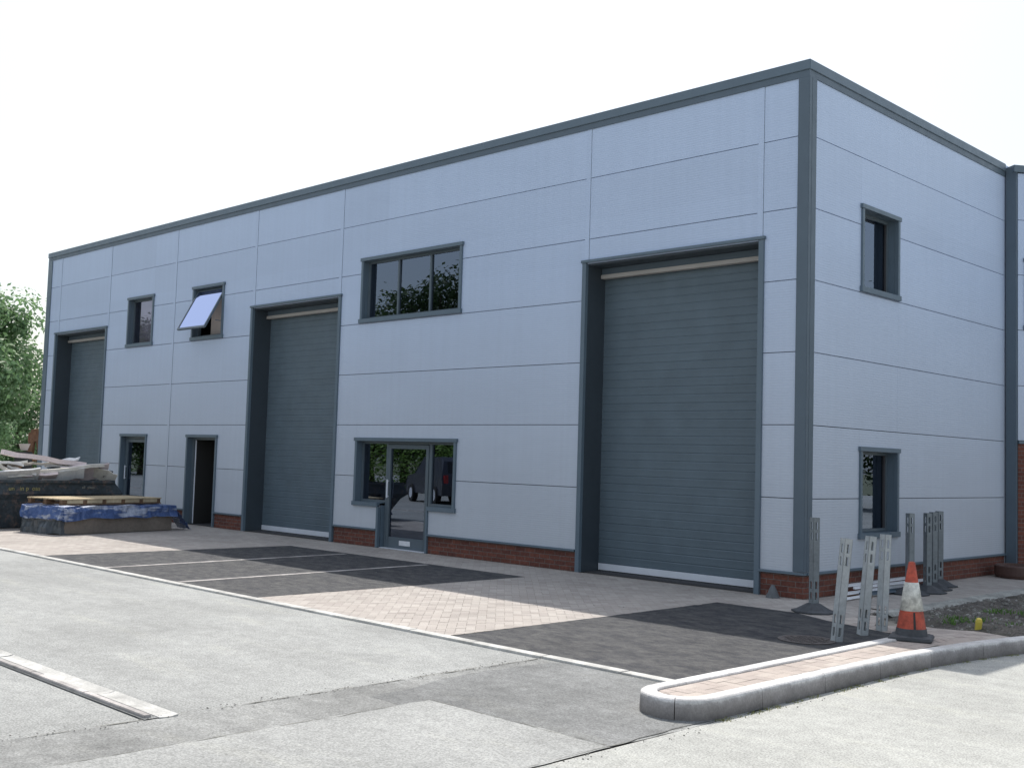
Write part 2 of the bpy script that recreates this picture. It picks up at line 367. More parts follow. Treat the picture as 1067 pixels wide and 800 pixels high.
# ---------------------------------------------------------------- block paving
def clip(poly, reg):
    out = poly
    for i in range(len(reg)):
        a = reg[i]; c = reg[(i+1) % len(reg)]; inp = out; out = []
        if not inp: return []
        def side(p): return (c[0]-a[0])*(p[1]-a[1])-(c[1]-a[1])*(p[0]-a[0])
        for k in range(len(inp)):
            p = inp[k]; q = inp[(k+1) % len(inp)]; sp, sq = side(p), side(q)
            if sp >= 0: out.append(p)
            if sp*sq < 0:
                t = sp/(sp-sq); out.append((p[0]+(q[0]-p[0])*t, p[1]+(q[1]-p[1])*t))
    return out
def zr(x, y):
    t = max(0, min(1, (x-2.0)/1.1)); t = t*t*(3-2*t); return 0.116*t
def paving(name, regs, m, ang=45, z=0.0, zf=None, wob=0.0012):
    b = MB(); w = 0.1; gp = 0.0016
    ca, sa = math.cos(R(ang)), math.sin(R(ang))
    for reg in regs:
        rs = [(x*ca+y*sa, -x*sa+y*ca) for x, y in reg]
        i0 = int(min(p[0] for p in rs)/w)-3; i1 = int(max(p[0] for p in rs)/w)+3
        j0 = int(min(p[1] for p in rs)/w)-3; j1 = int(max(p[1] for p in rs)/w)+3
        for i in range(i0, i1):
            for j in range(j0, j1):
                r_ = (i-j) % 4
                if r_ == 0: q = (i, i+2, j, j+1)
                elif r_ == 3: q = (i, i+1, j, j+2)
                else: continue
                P = clip([(q[0]*w+gp, q[2]*w+gp), (q[1]*w-gp, q[2]*w+gp), (q[1]*w-gp, q[3]*w-gp), (q[0]*w+gp, q[3]*w-gp)], rs)
                if len(P) < 3: continue
                h = random.uniform(-wob, wob); t = random.random()
                P = [(x*ca-y*sa, x*sa+y*ca) for x, y in P]
                b.face([(x, y, z+h+(zf(x, y) if zf else 0)) for x, y in P], 0.01+t)
    return struct(b.build(name, m, fix=False))
paving('block_paving', [rect(-19.5, -10.1, -5.98, -0.02), rect(-10.1, -3.92, -1.28, -0.02), rect(-3.92, -0.47, -5.98, -0.02), rect(-0.47, 0.66, -1.28, -0.02)], M['block'])
paving('block_paving', [[(0.66, -1.29), (1.25, -1.6), (1.27, -0.2), (0.66, 0.0)], rect(0.02, 1.27, -0.02, 8.5)], M['block'], zf=None)
def zsoft(x, y): return zr(x, y)
b = MB()  # bed under the ramped paving
gx = [1.2+0.1*i for i in range(31)]
for i in range(30):
    for j in range(36):
        y0 = -3.2+0.1*j
        b.face([(gx[i], y0, zr(gx[i], y0)-0.007), (gx[i+1], y0, zr(gx[i+1], y0)-0.007), (gx[i+1], y0+0.1, zr(gx[i+1], y0)-0.007), (gx[i], y0+0.1, zr(gx[i], y0)-0.007)])
struct(b.build('ramp_bed', M['sand'], fix=False)) if False else None
paving('footpath_paving', [[(1.25, -1.6), (1.66, -1.72), (2.07, -1.01), (1.43, -.62), (1.27, -.2)], [(1.655, -1.72), (2.285, -1.96), (2.07, -1.01)],
        [(2.28, -1.95), (2.72, -2.9), (2.8, -3.0), (3.2, -3.0), (3.37, -2.3), (2.78, -1.65), (2.07, -1.01)], [(3.37, -2.3), (3.52, -1.9), (3.42, -1.83), (2.78, -1.65)]], M['block_red'], z=0.002, zf=zr)
b = MB()
for reg in ([(1.25, -1.6), (1.66, -1.72), (2.07, -1.01), (1.43, -.62), (1.27, -.2)], [(1.655, -1.72), (2.285, -1.96), (2.07, -1.01)], [(2.28, -1.95), (2.72, -2.9), (2.8, -3.0), (3.2, -3.0), (3.37, -2.3), (2.78, -1.65), (2.07, -1.01)], [(3.37, -2.3), (3.52, -1.9), (3.42, -1.83), (2.78, -1.65)]):
    for i in range(-1, 26):
        x0 = 1.2+0.1*i
        P = clip(rect(x0, x0+0.1, -3.1, -0.1), [((p[0]-2.2)*1.02+2.2, (p[1]+1.5)*1.02-1.5) for p in reg])
        if len(P) >= 3: b.face([(x, y, zr(x, y)-0.006) for x, y in P])
struct(b.build('footpath_bed', M['sand'], fix=False))
paving('island_paving', [rect(2.79, 3.15, -6.93, -2.88)], M['block_red'], ang=0, z=0.118)
sheet('island_bed', rect(2.78, 3.16, -6.95, -2.86), 0.113, M['sand'])

# raised kerb round the island and on along the road, in 0.9 m stones
def kerb(path, name, flip=1, hgt=None):
    P = [Vector((x, y, 0)) for x, y in path]
    acc = [0]
    for i in range(1, len(P)): acc.append(acc[-1]+(P[i]-P[i-1]).length)
    def at(s):
        for i in range(1, len(P)):
            if s <= acc[i]+1e-9: return P[i-1].lerp(P[i], (s-acc[i-1])/(acc[i]-acc[i-1]))
        return P[-1]
    def ring(s):
        d = (at(min(s+0.02, acc[-1]))-at(max(s-0.02, 0))).normalized(); n = Vector((-d.y, d.x, 0))*flip; c = at(s)
        h = 0.138
        prof = [(-.004, -0.06), (0.001, 0.112), (0.006, 0.126), (0.014, 0.134), (0.024, h), (0.120, h-0.002), (0.126, h-0.010), (0.126, -0.06)]
        w = noise.noise(c*1.7)*0.003
        return [tuple(c+n*(a+w)+Vector((0, 0, z_))) for a, z_ in prof]
    b = MB(); s = 0; 
    while s < acc[-1]-0.05:
        e = min(s+0.914, acc[-1]); k = 8
        b.loft([ring(s+0.003+(e-s-0.006)*t/k) for t in range(k+1)]); s = e
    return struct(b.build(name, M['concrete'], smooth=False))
arc = [(2.97-0.30*math.cos(t), -6.84-0.30*math.sin(t)) for t in [math.pi*k/14 for k in range(15)]]
path = [(2.67, -2.88)]+[(2.67, -4.5)]+arc+[(3.275, -5.2), (3.29, -4.0), (3.33, -3.4), (3.40, -2.8), (3.50, -2.2), (3.62, -1.7), (3.80, -1.1), (4.1, -0.4), (4.6, 0.5), (5.4, 1.7), (6.6, 3.1), (8.2, 4.6)]
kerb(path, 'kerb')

# soil bed with stones and weeds
b = MB(); n = 60
def bedz(x, y):
    e = min(1, max(0, min((x-1.45)/0.35, (y-yedge(x))/0.4, 1)))
    return zr(x, y)*.8-0.012+0.05*e+0.06*(noise.noise(Vector((x*1.6, y*1.6, 3)))+0.3)*e+0.03*noise.noise(Vector((x*7, y*7, 1)))*max(e, .15)
BL = [(1.35, -.55), (1.43, -.62), (2.07, -1.01), (2.78, -1.65), (3.42, -1.87), (3.7, -1.7), (6, 2)]
def yedge(x):
    for i in range(len(BL)-1):
        if BL[i][0] <= x <= BL[i+1][0]: return BL[i][1]+(BL[i+1][1]-BL[i][1])*(x-BL[i][0])/(BL[i+1][0]-BL[i][0])
    return -.5
def bed_in(x, y, m=0.0):
    if x < 1.36: return False
    xr = 3.42+(y+1.87)*0.62
    return y > yedge(x)-m and x < xr+.05
for i in range(72):
    for j in range(100):
        x0, y0 = 1.4+i*0.06, -2.2+j*0.085
        if bed_in(x0+0.03, y0+0.04, .16):
            b.face([(x0, y0, bedz(x0, y0)), (x0+.06, y0, bedz(x0+.06, y0)), (x0+.06, y0+.085, bedz(x0+.06, y0+.085)), (x0, y0+.085, bedz(x0, y0+.085))])
o = struct(b.build('soil', M['soil'], fix=False)); o['label'] = 'bare stony soil bed with sparse weeds beside the kerb'
b = MB(); cnt = 0
while cnt < 1500:
    x, y = random.uniform(1.45, 4.5), random.uniform(-1.8, 5)
    if not bed_in(x, y): continue
    cnt += 1; s = random.choice([0.012, 0.018, 0.025, 0.04]) * random.uniform(0.6, 1.2); z = bedz(x, y)
    a = random.random()*6
    b.obox((x, y, z+s*0.3), (s*math.cos(a), s*math.sin(a), random.uniform(-.3, .3)*s), (-s*math.sin(a)*.7, s*math.cos(a)*.7, random.uniform(-.3, .3)*s), (0, 0, s*.7))
tag(b.build('loose_stones', M['stone'], bevel=0), 'loose broken stones scattered over the bare soil bed', 'stones', kind='stuff')
b = MB()
for i in range(420):
    if i < 300: x, y, z = .91+random.gauss(0, .05), -13+random.random()*6.8, -.003
    elif i < 380: x, y, z = 3.30+random.random()*.12, -9+random.random()*5, -.011
    else: x, y, z = random.uniform(-9, 1.2), random.uniform(-5.5, -.3), .003
    s = random.uniform(.003, .010); a = random.random()*6
    b.obox((x, y, z+s*.3), (s*math.cos(a), s*math.sin(a), 0), (-s*math.sin(a)*.7, s*math.cos(a)*.7, 0), (0, 0, s*.6))
tag(b.build('grit', M['stone'], bevel=0), 'loose grit along the asphalt joint and kerb', 'grit', kind='stuff')
def blades(name, spots, n, h, m, label, cat, spread=0.12):
    b = MB()
    for cx, cy, cz in spots:
        for _ in range(n):
            x = cx+random.gauss(0, spread); y = cy+random.gauss(0, spread); a = random.random()*6.28
            hh = h*random.uniform(0.4, 1.2); w = hh*0.22; l = random.uniform(-.6, .6)*hh; l2 = random.uniform(-.6, .6)*hh
            dx, dy = w*math.cos(a), w*math.sin(a)
            b.face([(x-dx, y-dy, cz), (x+dx, y+dy, cz), (x+l+dx*.3, y+l2+dy*.3, cz+hh), (x+l-dx*.3, y+l2-dy*.3, cz+hh*.9)], 0.01+random.random())
    return tag(b.build(name, m, fix=False), label, cat, kind='stuff')
sp = []
while len(sp) < 15:
    x, y = random.uniform(2.3, 3.5), random.uniform(-1.2, .6)
    if bed_in(x, y) and noise.noise(Vector((x*1.2, y*1.2, 8))) > -0.05: sp.append((x, y, bedz(x, y)))
blades('weeds', sp, 40, 0.045, M['weed'], 'low green weeds growing through the stony soil', 'weeds', 0.08)
sp = [(3.30+random.uniform(0, .03), -7+random.random()*5.5, -0.012) for _ in range(60)]
sp = [(x+max(0, (y+3.4))*0.16, y, z) for x, y, z in sp]
blades('kerb_moss', sp, 22, 0.014, M['moss'], 'thin yellowish moss and grit along the foot of the kerb', 'moss', 0.022)
# rough concrete haunching between paving and soil
b = MB(); pts = [(1.30, -0.22), (1.29, 1.0), (1.27, 3), (1.24, 8.4)]
seg = 80
for k in range(seg):
    for w in range(4):
        def q(kk, ww):
            y = -0.66+9.1*kk/seg; x = 1.27+0.075*ww+(0.05*noise.noise(Vector((y*3, ww, 0))) if ww > 0 else 0)
            return (x, y, 0.01+[0, .03, .025, .03, .0][ww]+0.015*noise.noise(Vector((x*9, y*9, 2))))
        b.face([q(k, w), q(k, w+1), q(k+1, w+1), q(k+1, w)])
struct(b.build('concrete_haunch', M['rough_concrete'], fix=False))

# ------------------------------------------------------------------ main building
bld = thing('industrial_building', 'long two storey silver clad industrial unit with dark grey trim and three tall shutter doors', 'building', (0, 0, 0))
front = lambda u, d, z: (u, d, z)
side = lambda u, d, z: (-d, u, z)
JZ = [0.34+k for k in range(0, 7)]+[7.2]
def clad(name, u0, u1, seams, holes, fn, parent, zmin=0.34, zmax=7.2, jz=JZ):
    us = sorted(set([u0, u1]+seams+[v for h in holes for v in h[:2] if u0 <= v <= u1]))
    zs = sorted(set(list(jz)+[v for h in holes for v in h[2:] if zmin < v < zmax]))
    b = MB(fn); bk = MB(fn); gz = 0.0055
    for i in range(len(us)-1):
        for j in range(len(zs)-1):
            a, c, z0, z1 = us[i], us[i+1], zs[j], zs[j+1]
            mu, mz = (a+c)/2, (z0+z1)/2
            if any(h[0] < mu < h[1] and h[2] < mz < h[3] for h in holes): continue
            s = 0.001*noise.noise(Vector((mu*3.7, mz*5.1, 1)))
            za = z0+(gz if any(abs(z0-q) < 1e-6 for q in jz) else 0); zb = z1-(gz if any(abs(z1-q) < 1e-6 for q in jz) else 0)
            b.box(a, c, 0+s, 0.05, za, zb, .05+.95*((hash((round(mz, 1), round(mu/3.4)))*37) % 101)/101)
            bk.box(a, c, 0.051, 0.12, z0, z1)
    w = b.build(name, M['panel'], parent)
    bk.build('wall_core', M['joint'], parent)
    sb = MB(fn)
    for sm, zb in seams_z.get(name+str(id(fn)), []): pass
    return w
seams_z = {}
D1 = (-4.02, -0.70); D2 = (-13.83, -10.55); D3 = (-24.18, -20.95)
DT = 4.94
WBIG = (-9.87, -6.95, 4.38, 5.64); WA = (-19.76, -18.40, 4.38, 5.64); WB = (-16.45, -15.05, 4.38, 5.64)
EW = (-9.86, -6.94, 0.80, 2.08); ED = (-9.10, -7.66, 0.0, 0.80)
DA = (-19.80, -18.42, 0.0, 2.10); DB = (-16.42, -15.06, 0.0, 2.10)
holes = [(D1[0], D1[1], 0, DT), (D2[0], D2[1], 0, DT), (D3[0], D3[1], 0, DT), WBIG, WA, WB, EW, ED, DA, DB]
seams = [-0.70, -4.02, -10.55, -13.80, -17.36, -20.92, -24.06]
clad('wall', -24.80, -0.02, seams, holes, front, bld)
SW1 = (1.53, 2.72, 4.38, 5.64); SW2 = (1.53, 2.74, 0.79, 2.08)
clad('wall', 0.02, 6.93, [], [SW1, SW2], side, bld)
# seam cover strips (vertical joints)
for sx, zb in ((-0.75, DT+.03), (-3.98, DT+.03), (-10.60, DT+.03), (-13.78, DT+.03), (-17.36, 0.36), (-20.90, DT+.03), (-24.03, DT+.03)):
    b = MB(front); b.box(sx-0.045, sx+0.045, -0.006, 0.02, zb, 7.16)
    b.build('seam_cover', M['panel'], bld)
    b = MB(front); b.box(sx+0.0455, sx+0.0495, -0.003, 0.02, zb, 7.16); b.build('seam_gasket', M['trim_dark'], bld)

# coping, corner trims and base flashing
b = MB(); Lp = [(-24.95, -.035), (.03, -.035), (.03, 6.93), (-.27, 6.93), (-.27, .30), (-24.95, .30)]
b.loft([[(x, y, z) for x, y in Lp] for z in (7.245, 7.385)]); b.build('coping', M['trim'], bld, bevel=0.006)
b = MB(); b.box(-24.93, 0.015, -0.018, 0.05, 7.15, 7.243); b.box(-0.04, 0.015, 0.051, 6.93, 7.15, 7.243); b.build('eaves_flashing', M['trim_dark'], bld)
b = MB(); b.box(-0.155, 0.020, -0.022, 0.05, 0.36, 7.149); b.box(-0.04, 0.020, 0.051, 0.18, 0.36, 7.149); b.build('corner_trim', M['trim_dark'], bld, bevel=0.004)
b = MB(); b.box(-24.93, -24.66, -0.022, 0.25, 0.0, 7.149); b.build('corner_trim', M['trim'], bld, bevel=0.004)
b = MB()
def spans(a, c, cuts):
    out = []; x = a
    for p, q in sorted(cuts):
        if p > x: out.append((x, p))
        x = max(x, q)
    if x < c: out.append((x, c))
    return out
cuts = [(D1[0]-.05, D1[1]+.0), (D2[0]-.05, D2[1]+.05), (D3[0]-.05, D3[1]+.05), (ED[0]-.04, ED[1]+.02), DA[:2], DB[:2]]
cuts = [(c[0], c[1]) for c in cuts]
for a, c in spans(-24.65, 0.02, cuts):
    b = MB(); b.box(a, c, -0.035, 0.06, 0.318, 0.352); b.build('base_flashing', M['trim'], bld, bevel=0.003)
b = MB(); b.box(-0.05, 0.035, 0.061, 6.95, 0.318, 0.352); b.build('base_flashing', M['trim'], bld, bevel=0.003)
for a, c in spans(-24.65, -0.012, cuts):
    b = MB(); b.box(a, c, 0.012, 0.11, -0.05, 0.317); b.build('brick_plinth', M['brick'], bld)
b = MB(); b.box(-0.11, -0.012, 0.111, 6.95, -0.05, 0.317); b.build('brick_plinth', M['brick'], bld)
# shell: roof, back and end walls, inner lining, slabs
b = MB(); b.box(-24.9, -0.28, 0.31, 9.0, 7.0, 7.14); b.build('roof', M['roof'], bld)
b = MB(); b.box(-24.9, -0.12, 9.0, 9.12, 0, 7.38); b.box(-24.9, -24.8, 0.26, 8.99, 0, 7.38); b.box(-0.12, 0.0, 6.96, 8.99, 0, 7.38); b.build('wall', M['panel'], bld)
b = MB(); b.box(-24.78, -0.15, 2.6, 2.7, 0.0, 6.99); b.build('partition', M['inner'], bld)
for xa, xb in ((-20.7, -14.0), (-10.4, -4.2)):
    b = MB(); b.box(xa, xb, 0.15, 2.59, 2.75, 2.95); b.build('upper_floor', M['inner'], bld)
b = MB(); b.box(-24.7, -0.13, 0.13, 8.9, -0.02, 0.012); b.build('floor_slab', M['inner'], bld)
for xx in (-20.6, -14.05, -10.35, -4.25):
    b = MB(); b.box(xx-.04, xx+.04, 0.13, 2.59, 0.02, 2.7); b.build('partition', M['inner'], bld)
    b = MB(); b.box(xx-.04, xx+.04, 0.13, 2.59, 2.96, 6.95); b.build('partition', M['inner'], bld)

M['glass_clear'] = glass('clear_glass', (0.92, 0.90, 0.94), 2.6, (0.80, 0.80, 0.98))
def window(h, fn, parent, panes=1, depth=0.13, blind=False, sashopen=False, mull=0.05, name='window'):
    u0, u1, z0, z1 = h
    b = MB(fn); w = 0.055; p = -0.03
    b.box(u0-.01, u0+w, p, 0.03, z0+.05, z1-.055)                       # face flashings
    b.box(u1-w, u1+.01, p, 0.03, z0+.05, z1-.055)
    b.box(u0-.035, u1+.035, p-.012, 0.03, z1-.055, z1+.01)
    b.box(u0-.035, u1+.035, p-.014, 0.03, z0-.03, z0+.05)
    b.box(u0+w-.012, u0+w, 0.031, depth+.06, z0+.05, z1-.055)              # reveals
    b.box(u1-w, u1-w+.012, 0.031, depth+.06, z0+.05, z1-.055)
    b.box(u0+w, u1-w, 0.031, depth+.06, z1-.055, z1-.043)
    b.box(u0+w, u1-w, 0.031, depth+.06, z0+.038, z0+.05)
    win = b.build(name, M['trim'], parent, bevel=0.003)
    a, c, s, t = u0+w, u1-w, z0+.05, z1-.055
    fw = 0.045
    b = MB(fn); d0, d1 = depth-.02, depth+.05
    b.box(a+.001, a+fw, d0, d1, s+.001, t-.001); b.box(c-fw, c-.001, d0, d1, s+.001, t-.001)
    b.box(a+fw, c-fw, d0, d1, t-fw, t-.001); b.box(a+fw, c-fw, d0, d1, s+.001, s+fw)
    for k in range(1, panes):
        x = a+(c-a)*k/panes; b.box(x-mull/2, x+mull/2, d0, d1, s+fw, t-fw)
    b.build('frame', M['frame'], win, bevel=0.003)
    if not sashopen:
        for k in range(panes):
            x0 = a+(c-a)*k/panes+(fw if k == 0 else mull/2); x1 = a+(c-a)*(k+1)/panes-(fw if k == panes-1 else mull/2)
            b = MB(fn); b.face([(x0, depth+.012, s+fw), (x1, depth+.012, s+fw), (x1, depth+.012, t-fw), (x0, depth+.012, t-fw)]); b.build('pane', M['glass_clear' if blind else 'glass'], win, fix=False)
    else:
        L_ = t-s-.03; an = R(28); top = t-.02
        def f2(u, d, l): # l along the sash from the hinge, d its thickness
            return fn(u, 0.10-l*math.sin(an)+d*math.cos(an)-.02, top-l*math.cos(an)-d*math.sin(an))
        b = MB(f2); b.box(a+.02, a+.065, 0, .045, 0, L_); b.box(c-.065, c-.02, 0, .045, 0, L_); b.box(a+.065, c-.065, 0, .045, 0, .045); b.box(a+.065, c-.065, 0, .045, L_-.05, L_)
        sh = b.build('open_sash', M['frame'], win, bevel=0.003); sh['label'] = 'top hung sash standing open'
        b = MB(f2); b.face([(a+.065, .01, .045), (c-.065, .01, .045), (c-.065, .01, L_-.05), (a+.065, .01, L_-.05)]); b.build('pane', M['glass_sky'], sh, fix=False)
        for uu in (a+.03, c-.045):
            b = MB(fn); b.box(uu, uu+.015, -.16, .10, s+.32, s+.335); b.build('stay', M['frame'], win)
    if blind:
        b = MB(fn); b.box(a+.26, c-.03, depth+.052, depth+.06, s+.06, t-.03); n = 0
        for k in range(n):
            x0 = a+.22+(c-a-.24)*k/n; x1 = a+.22+(c-a-.24)*(k+1)/n; o_ = 0.012*(k % 2)
            b.box(x0, x1-.003, depth+.055+o_, depth+.062+o_, s+.02, t-.01)
        b.build('blind', M['blind'], win)
    return win
M['glass_sky'] = glass('sash_glass', (0.25, 0.26, 0.3), 1.8, (0.52, 0.58, 0.80))
M['glass_side'] = glass('side_glass', (0.28, 0.30, 0.33), 2.3)
window(WBIG, front, bld, 3)
window(WA, front, bld, 1, blind=True)
window(WB, front, bld, 1, sashopen=True)
window(SW1, side, bld, 1, 0.16)
window(SW2, side, bld, 1, 0.16)
b = MB(front); b.box(-16.0, -15.08, 0.24, 0.27, 4.42, 5.6); b.build('plasterboard', M['plaster'], bld)

def roller(D, parent):
    u0, u1 = D; dp = 0.46
    b = MB(); w = 0.075
    b.box(u0-.03, u0+w-.02, -.03, .035, 0, DT+.01); b.box(u1-.055, u1+.03, -.03, .035, 0, DT+.01)
    b.box(u0-.05, u1+.05, -.045, .035, DT+.011, DT+.055)
    sur = b.build('door_surround', M['trim'], parent, bevel=0.003)
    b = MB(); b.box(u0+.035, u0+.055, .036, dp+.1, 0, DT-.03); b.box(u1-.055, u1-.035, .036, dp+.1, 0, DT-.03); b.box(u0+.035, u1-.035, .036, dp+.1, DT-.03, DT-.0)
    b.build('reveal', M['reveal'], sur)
    a, c = u0+.055, u1-.055
    cur = MB(); z = 0.13; prof = [(0.006, z)]
    pitch = 0.128; k = 0
    while z < 4.86:
        dd = 0.012 if (k+1) % 5 else 0.018
        h = min(pitch, 4.86-z)
        prof += [(0.0+0.03, z+.008) if False else (0.004+dd*.15, z+.004), (0.0, z+.014), (0.0015, z+h*.5), (0.0, z+h-.012), (0.003+dd*.2, z+h-.002)]
        z += pitch; k += 1
    n = len(prof)
    for i in range(n-1):
        (d0, z0), (d1, z1) = prof[i], prof[i+1]
        cur.face([(a, dp+d0, z0), (c, dp+d0, z0), (c, dp+d1, z1), (a, dp+d1, z1)])
    cur.box(a, c, dp+.05, dp+.07, .1, 4.9)
    sh = cur.build('roller_shutter', M['shutter'], parent, fix=False)
    b = MB(); b.box(a+.01, c-.01, dp-.02, dp+.05, .025, .128); b.build('bottom_rail', M['alu'], sh, bevel=0.004)
    b = MB(); b.box(a+.01, c-.01, dp-.01, dp+.03, .0, .0245); b.build('rubber_seal', M['rubber'], sh)
    b = MB(); b.box(a+.01, c-.01, dp-.13, dp-.03, 4.735, 4.80); b.build('pale_brush_strip', M['lintel'], sh, bevel=0.004)
    b = MB(); b.box(a+.01, c-.01, dp-.10, dp-.01, 4.802, 4.905); b.build('shutter_head', M['trim_dark'], sh)
    return sh
roller(D1, bld); roller(D2, bld); roller(D3, bld)

# entrance with side lights
b = MB(); w = 0.055; p = -.03
u0, u1, z0, z1 = EW; q0, q1 = ED[0], ED[1]
b.box(u0-.035, u1+.035, p-.012, .035, z1-.055, z1+.01)
b.box(u0-.01, u0+w, p, .035, z0+.05, z1-.056); b.box(u1-w, u1+.01, p, .035, z0+.05, z1-.056)
b.box(u0-.035, q0+.0, p-.014, .035, z0-.03, z0+.05); b.box(q1, u1+.035, p-.014, .035, z0-.03, z0+.05)
b.box(q0-.03, q0+.035, p, .035, 0, z0-.031); b.box(q1-.03, q1+.02, p, .035, 0, z0-.031)
b.box(q0+.036, q0+.052, .036, .2, 0, z0-.0); b.box(q1-.046, q1-.031, .036, .2, 0, z0)
b.box(u0+w-.012, u0+w, .036, .19, z0+.05, z1-.056); b.box(u1-w, u1-w+.012, .036, .19, z0+.05, z1-.056)
b.box(u0+w, u1-w, .036, .19, z1-.055, z1-.043); b.box(u0+w, q0+.03, .036, .19, z0+.036, z0+.05); b.box(q1-.03, u1-w, .036, .19, z0+.036, z0+.05)
ent = b.build('entrance', M['trim'], bld, bevel=0.003)
d = .13; fw = .045
dl, dr = -8.97, -7.80
b = MB()
b.box(u0+w+.001, u0+w+fw, d-.02, d+.05, z0+.051, z1-.057); b.box(dl-.07, dl-.012, d-.02, d+.05, 0.01, z1-.057)
b.box(u0+w+fw, dl-.07, d-.02, d+.05, z1-.057-fw, z1-.057); b.box(u0+w+fw, dl-.07, d-.02, d+.05, z0+.051, z0+.051+fw)
b.box(dr+.012, dr+.08, d-.02, d+.05, 0.01, z1-.057); b.box(u1-w-fw, u1-w-.001, d-.02, d+.05, z0+.051, z1-.057)
b.box(dr+.08, u1-w-fw, d-.02, d+.05, z1-.057-fw, z1-.057); b.box(dr+.08, u1-w-fw, d-.02, d+.05, z0+.051, z0+.051+fw)
b.box(dl-.012, dr+.012, d-.02, d+.05, z1-.057-fw, z1-.057)
b.box(q0+.052, dl-.071, d-.01, d+.03, 0.0, z0+.04); b.box(dr+.081, q1-.046, d-.01, d+.03, 0.0, z0+.04)
fr = b.build('frame', M['frame'], ent, bevel=0.003)
for a, c in ((u0+w+fw, dl-.07), (dr+.08, u1-w-fw)):
    b = MB(); b.face([(a, d+.012, z0+.051+fw), (c, d+.012, z0+.051+fw), (c, d+.012, z1-.057-fw), (a, d+.012, z1-.057-fw)]); b.build('pane', M['glass'], ent, fix=False)
def glazed_door(dl, dr, top, parent, d=.13, letter=True):
    b = MB(); s = .075
    b.box(dl, dl+s, d-.03, d+.03, .015, top); b.box(dr-s, dr, d-.03, d+.03, .015, top); b.box(dl+s, dr-s, d-.03, d+.03, top-.08, top); b.box(dl+s, dr-s, d-.03, d+.03, .015, .22)
    dd = b.build('glazed_door', M['frame'], parent, bevel=0.004)
    b = MB(); b.face([(dl+s, d, .22), (dr-s, d, .22), (dr-s, d, top-.08), (dl+s, d, top-.08)]); b.build('pane', M['glass'], dd, fix=False)
    b = MB(); b.box(dl+.02, dl+.055, d-.075, d-.06, .95, 1.30); b.box(dl+.025, dl+.05, d-.06, d-.03, .97, .99); b.box(dl+.025, dl+.05, d-.06, d-.03, 1.26, 1.28); b.build('handle', M['alu'], dd, bevel=.003)
    if letter:
        b = MB(); b.box(-8.56, -8.24, d-.038, d-.031, .075, .165); b.build('letter_plate', M['white'], dd, bevel=.002)
    return dd
glazed_door(dl, dr, z1-.057-fw-.01, ent)
b = MB(); b.box(q0+.06, q1-.05, .0, .2, 0.0, .012); b.build('threshold', M['alu'], ent)

def plain_door_surround(h, name):
    u0, u1, z0, z1 = h; b = MB()
    b.box(u0-.03, u1+.03, -.042, .035, z1-.055, z1+.01)
    b.box(u0-.01, u0+w, -.03, .035, 0, z1-.056); b.box(u1-w, u1+.01, -.03, .035, 0, z1-.056)
    b.box(u0+w-.012, u0+w, .036, .2, 0, z1-.056); b.box(u1-w, u1-w+.012, .036, .2, 0, z1-.056); b.box(u0+w, u1-w, .036, .2, z1-.055, z1-.04)
    o = b.build(name, M['trim'], bld, bevel=.003)
    b = MB(); b.box(u0+w+.001, u0+w+.06, d-.02, d+.05, 0.01, z1-.057); b.box(u1-w-.06, u1-w-.001, d-.02, d+.05, 0.01, z1-.057); b.box(u0+w+.06, u1-w-.06, d-.02, d+.05, z1-.11, z1-.057)
    b.build('frame', M['frame'], o, bevel=.003)
    return o
o = plain_door_surround(DA, 'doorway'); glazed_door(DA[0]+w+.07, DA[1]-w-.07, DA[3]-.12, o, letter=False)
o = plain_door_surround(DB, 'doorway'); o['label'] = 'open doorway into the dark interior'
b = MB(); b.box(DB[0]+w+.07, DB[0]+w+.12, d+.03, d+1.15, .02, DB[3]-.12); dd = b.build('open_door', M['soot'], o, bevel=.004)
b = MB(); b.box(DB[0]+w+.073, DB[0]+w+.117, d+.022, d+.0295, .02, DB[3]-.12); b.build('door_edge', M['alu'], dd)

# ------------------------------------------------------------------ adjoining unit
adj = thing('adjoining_building', 'next unit with silver cladding over red brickwork at the right edge of the picture', 'building', (0, 0, 0))
du = Vector((0.57, 0.82, 0)).normalized(); dn = Vector((-du.y, du.x, 0))  # dn points into the building
A0 = Vector((0.215, 7.0, 0))
afn = lambda u, d_, z: tuple(A0+du*u+dn*d_+Vector((0, 0, z)))
b = MB(); b.box(0.021, 0.205, 6.935, 7.15, 0.0, 7.30); b.build('corner_trim', M['trim_dark'], adj, bevel=.004)
bw = MB(afn); bk = MB(afn)
aw = (0.14, 1.4, 4.38, 5.64)
for z0_, z1_ in zip([2.36]+JZ[3:-1], JZ[3:]):
    for a, c in ((0.0, aw[0]), (aw[0], aw[1]), (aw[1], 9.0)):
        zz = [(z0_, z1_)]
        if a == aw[0]:
            zz = [(max(z0_, lo), min(z1_, hi)) for lo, hi in ((0, aw[2]), (aw[3], 9)) if max(z0_, lo) < min(z1_, hi)]
        for s, t in zz:
            bw.box(a, c, 0, .035, s+.005, t-.005); bk.box(a, c, .036, .12, s, t)
bw.build('wall', M['panel'], adj); bk.build('wall_core', M['joint'], adj)
b = MB(afn); b.box(0, 9, .0, .12, 0, 2.30); b.build('brick_wall', M['brick'], adj)
b = MB(afn); b.box(0, 9, -.03, .05, 2.305, 2.355); b.build('base_flashing', M['trim'], adj)
b = MB(afn); b.box(-.1, 9, -.035, .3, 7.21, 7.34); b.build('coping', M['trim'], adj, bevel=.005)
b = MB(afn); b.box(0, 9, .31, 4, 7.0, 7.1); b.box(0, 9, 4.0, 4.1, 0, 7.1); b.box(9, 9.1, .13, 4.1, 0, 7.1); b.box(0.0, 9, 1.5, 1.55, 0, 7); b.build('roof', M['roof'], adj)
window(aw, afn, adj, 1)

